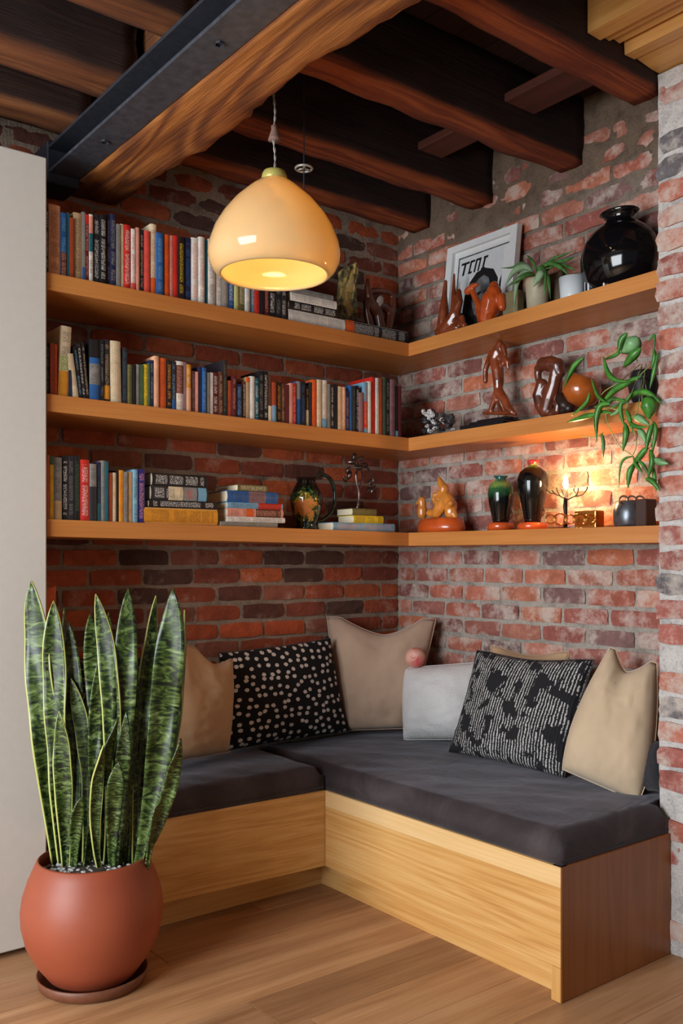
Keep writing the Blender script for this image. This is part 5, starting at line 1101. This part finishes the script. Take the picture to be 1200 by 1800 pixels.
bm = bmesh.new(); tube(bm, smoothpts([Yp(552, 850), Yp(558, 872), Yp(560, 895), Yp(554, 902)], 5), 3 * s_, 8); obj('inner_handle', bm, M_black, t, True)
# metal flower
c0 = onY(630, 890, -.28); t = thing('metal_flower', 'twisted silver metal flower sculpture on small books in corner', 'sculpture', (c0.x, c0.y, zfl)); M_sil = plain('tarnished_silver', S(104, 92, 90), .3, .85, .35)
def Yf(px, py, o=0): return onY(px, py, -.27 + o)
bm = bmesh.new(); tube(bm, smoothpts([Vector((c0.x, c0.y + .01, zfl)), Yf(631, 870), Yf(627, 850), Yf(626, 832), Yf(636, 822), Yf(642, 814)], 5), 2.4 * mpx(c0), 8)
tube(bm, smoothpts([Yf(642, 816), Yf(650, 830), Yf(656, 845), Yf(650, 856)], 5), 2 * mpx(c0), 8); tube(bm, smoothpts([Yf(632, 860), Yf(636, 845), Yf(640, 830)], 4), 1.5 * mpx(c0), 6); obj('stem', bm, M_sil, t, True)
rnd = random.Random(3)
for (px, py) in ((612, 826), (606, 842), (618, 812), (622, 804), (634, 806), (640, 818), (630, 822), (652, 846), (656, 860), (648, 862), (614, 836), (626, 816)):
    p = Yf(px, py, rnd.uniform(-.015, .015)); d = Vector((rnd.uniform(-1, 1), rnd.uniform(-.4, .4), rnd.uniform(-1, 1))).normalized() * 8 * mpx(p)
    leaf_blade(t, [p - d, p, p + d], 8, M_sil, 'petal', fold=.4)
bm = bmesh.new(); lathe(bm, [(0, 0), (.012, 0), (.012, .004), (0, .005)], (c0.x, c0.y + .01, zfl), 16); obj('foot', bm, M_sil, t, True)
# --- top shelf corner: speckled stone + brown carving
c0 = onY(612, 560, -.24); zt_ = topA(c0.x); 
t_ = bmesh.new(); P = [(596, 556), (626, 562), (628, 462), (602, 474)]
w3 = [onY(px, py, -.24) for px, py in P]; w3[0].z = w3[1].z = topA(w3[0].x)
t_ = hexa([w3[0], w3[1], w3[1] + Vector((0, .03, 0)), w3[0] + Vector((0, .03, 0)), w3[3], w3[2], w3[2] + Vector((0, .03, 0)), w3[3] + Vector((0, .03, 0))])
bmesh.ops.subdivide_edges(t_, edges=list(t_.edges), cuts=6, use_grid_fill=True)
for v in t_.verts:
    if v.co.z > w3[0].z + .005: v.co += Vector((noise.noise(v.co * 60), noise.noise(v.co * 55 + Vector((5, 0, 0))), noise.noise(v.co * 50 + Vector((0, 5, 0))))) * .009
def speck():
    m, nt, bs = newmat('speckled_stone'); v = coords(nt); n = noi(nt, v, 28, 4, .6); r = ramp(nt, n, [(.32, S(52, 50, 36)), (.45, S(110, 104, 66)), (.56, S(190, 160, 84)), (.7, S(170, 150, 130))]); nt.links.new(r.outputs[0], bs.inputs['Base Color']); bs.inputs['Roughness'].default_value = .6; bump(nt, n, bs, .6, .006); return m
tag(obj('speckled_stone', t_, speck(), None, False, (c0.x, -.225, w3[0].z)), 'upright yellow-speckled stone slab right of the book stack', 'stone')
c0 = onY(662, 560, -.2); zc = topA(c0.x)
t = thing('brown_carving', 'brown carved wooden animal with a white mark near the corner', 'sculpture', (c0.x, -.2, zc)); bm = bmesh.new()
def Yc(px, py, o=0): return onY(px, py, -.2 + o)
def chY(L): 
    Pq = [Yc(p[0], p[1]) for p in L]; Pq = [Vector((p.x, p.y, max(p.z, zc + r[2] * mpx(p)))) for p, r in zip(Pq, L)]; chain(bm, Pq, [p[2] * mpx(q) for p, q in zip(L, Pq)], 9)
chY([(646, 492, 3), (646, 505, 6), (648, 520, 8), (652, 536, 9), (664, 552, 10), (668, 575, 10)]); chY([(648, 512, 6), (665, 511, 6), (682, 514, 5), (690, 520, 5), (688, 545, 8), (680, 575, 9)]); chY([(660, 535, 8), (676, 540, 8), (688, 550, 7)]); chY([(645, 530, 7), (644, 545, 6), (650, 575, 8)])
carve('carved_body', bm, M_wdk, t); bm = bmesh.new(); pq = Yc(668, 530, -.014); ball(bm, pq, (8 * mpx(pq), .006, 12 * mpx(pq)), 2, Matrix.Rotation(.5, 3, 'Y')); obj('white_mark', bm, plain('pale_horn', S(176, 160, 150), .4), t, True)
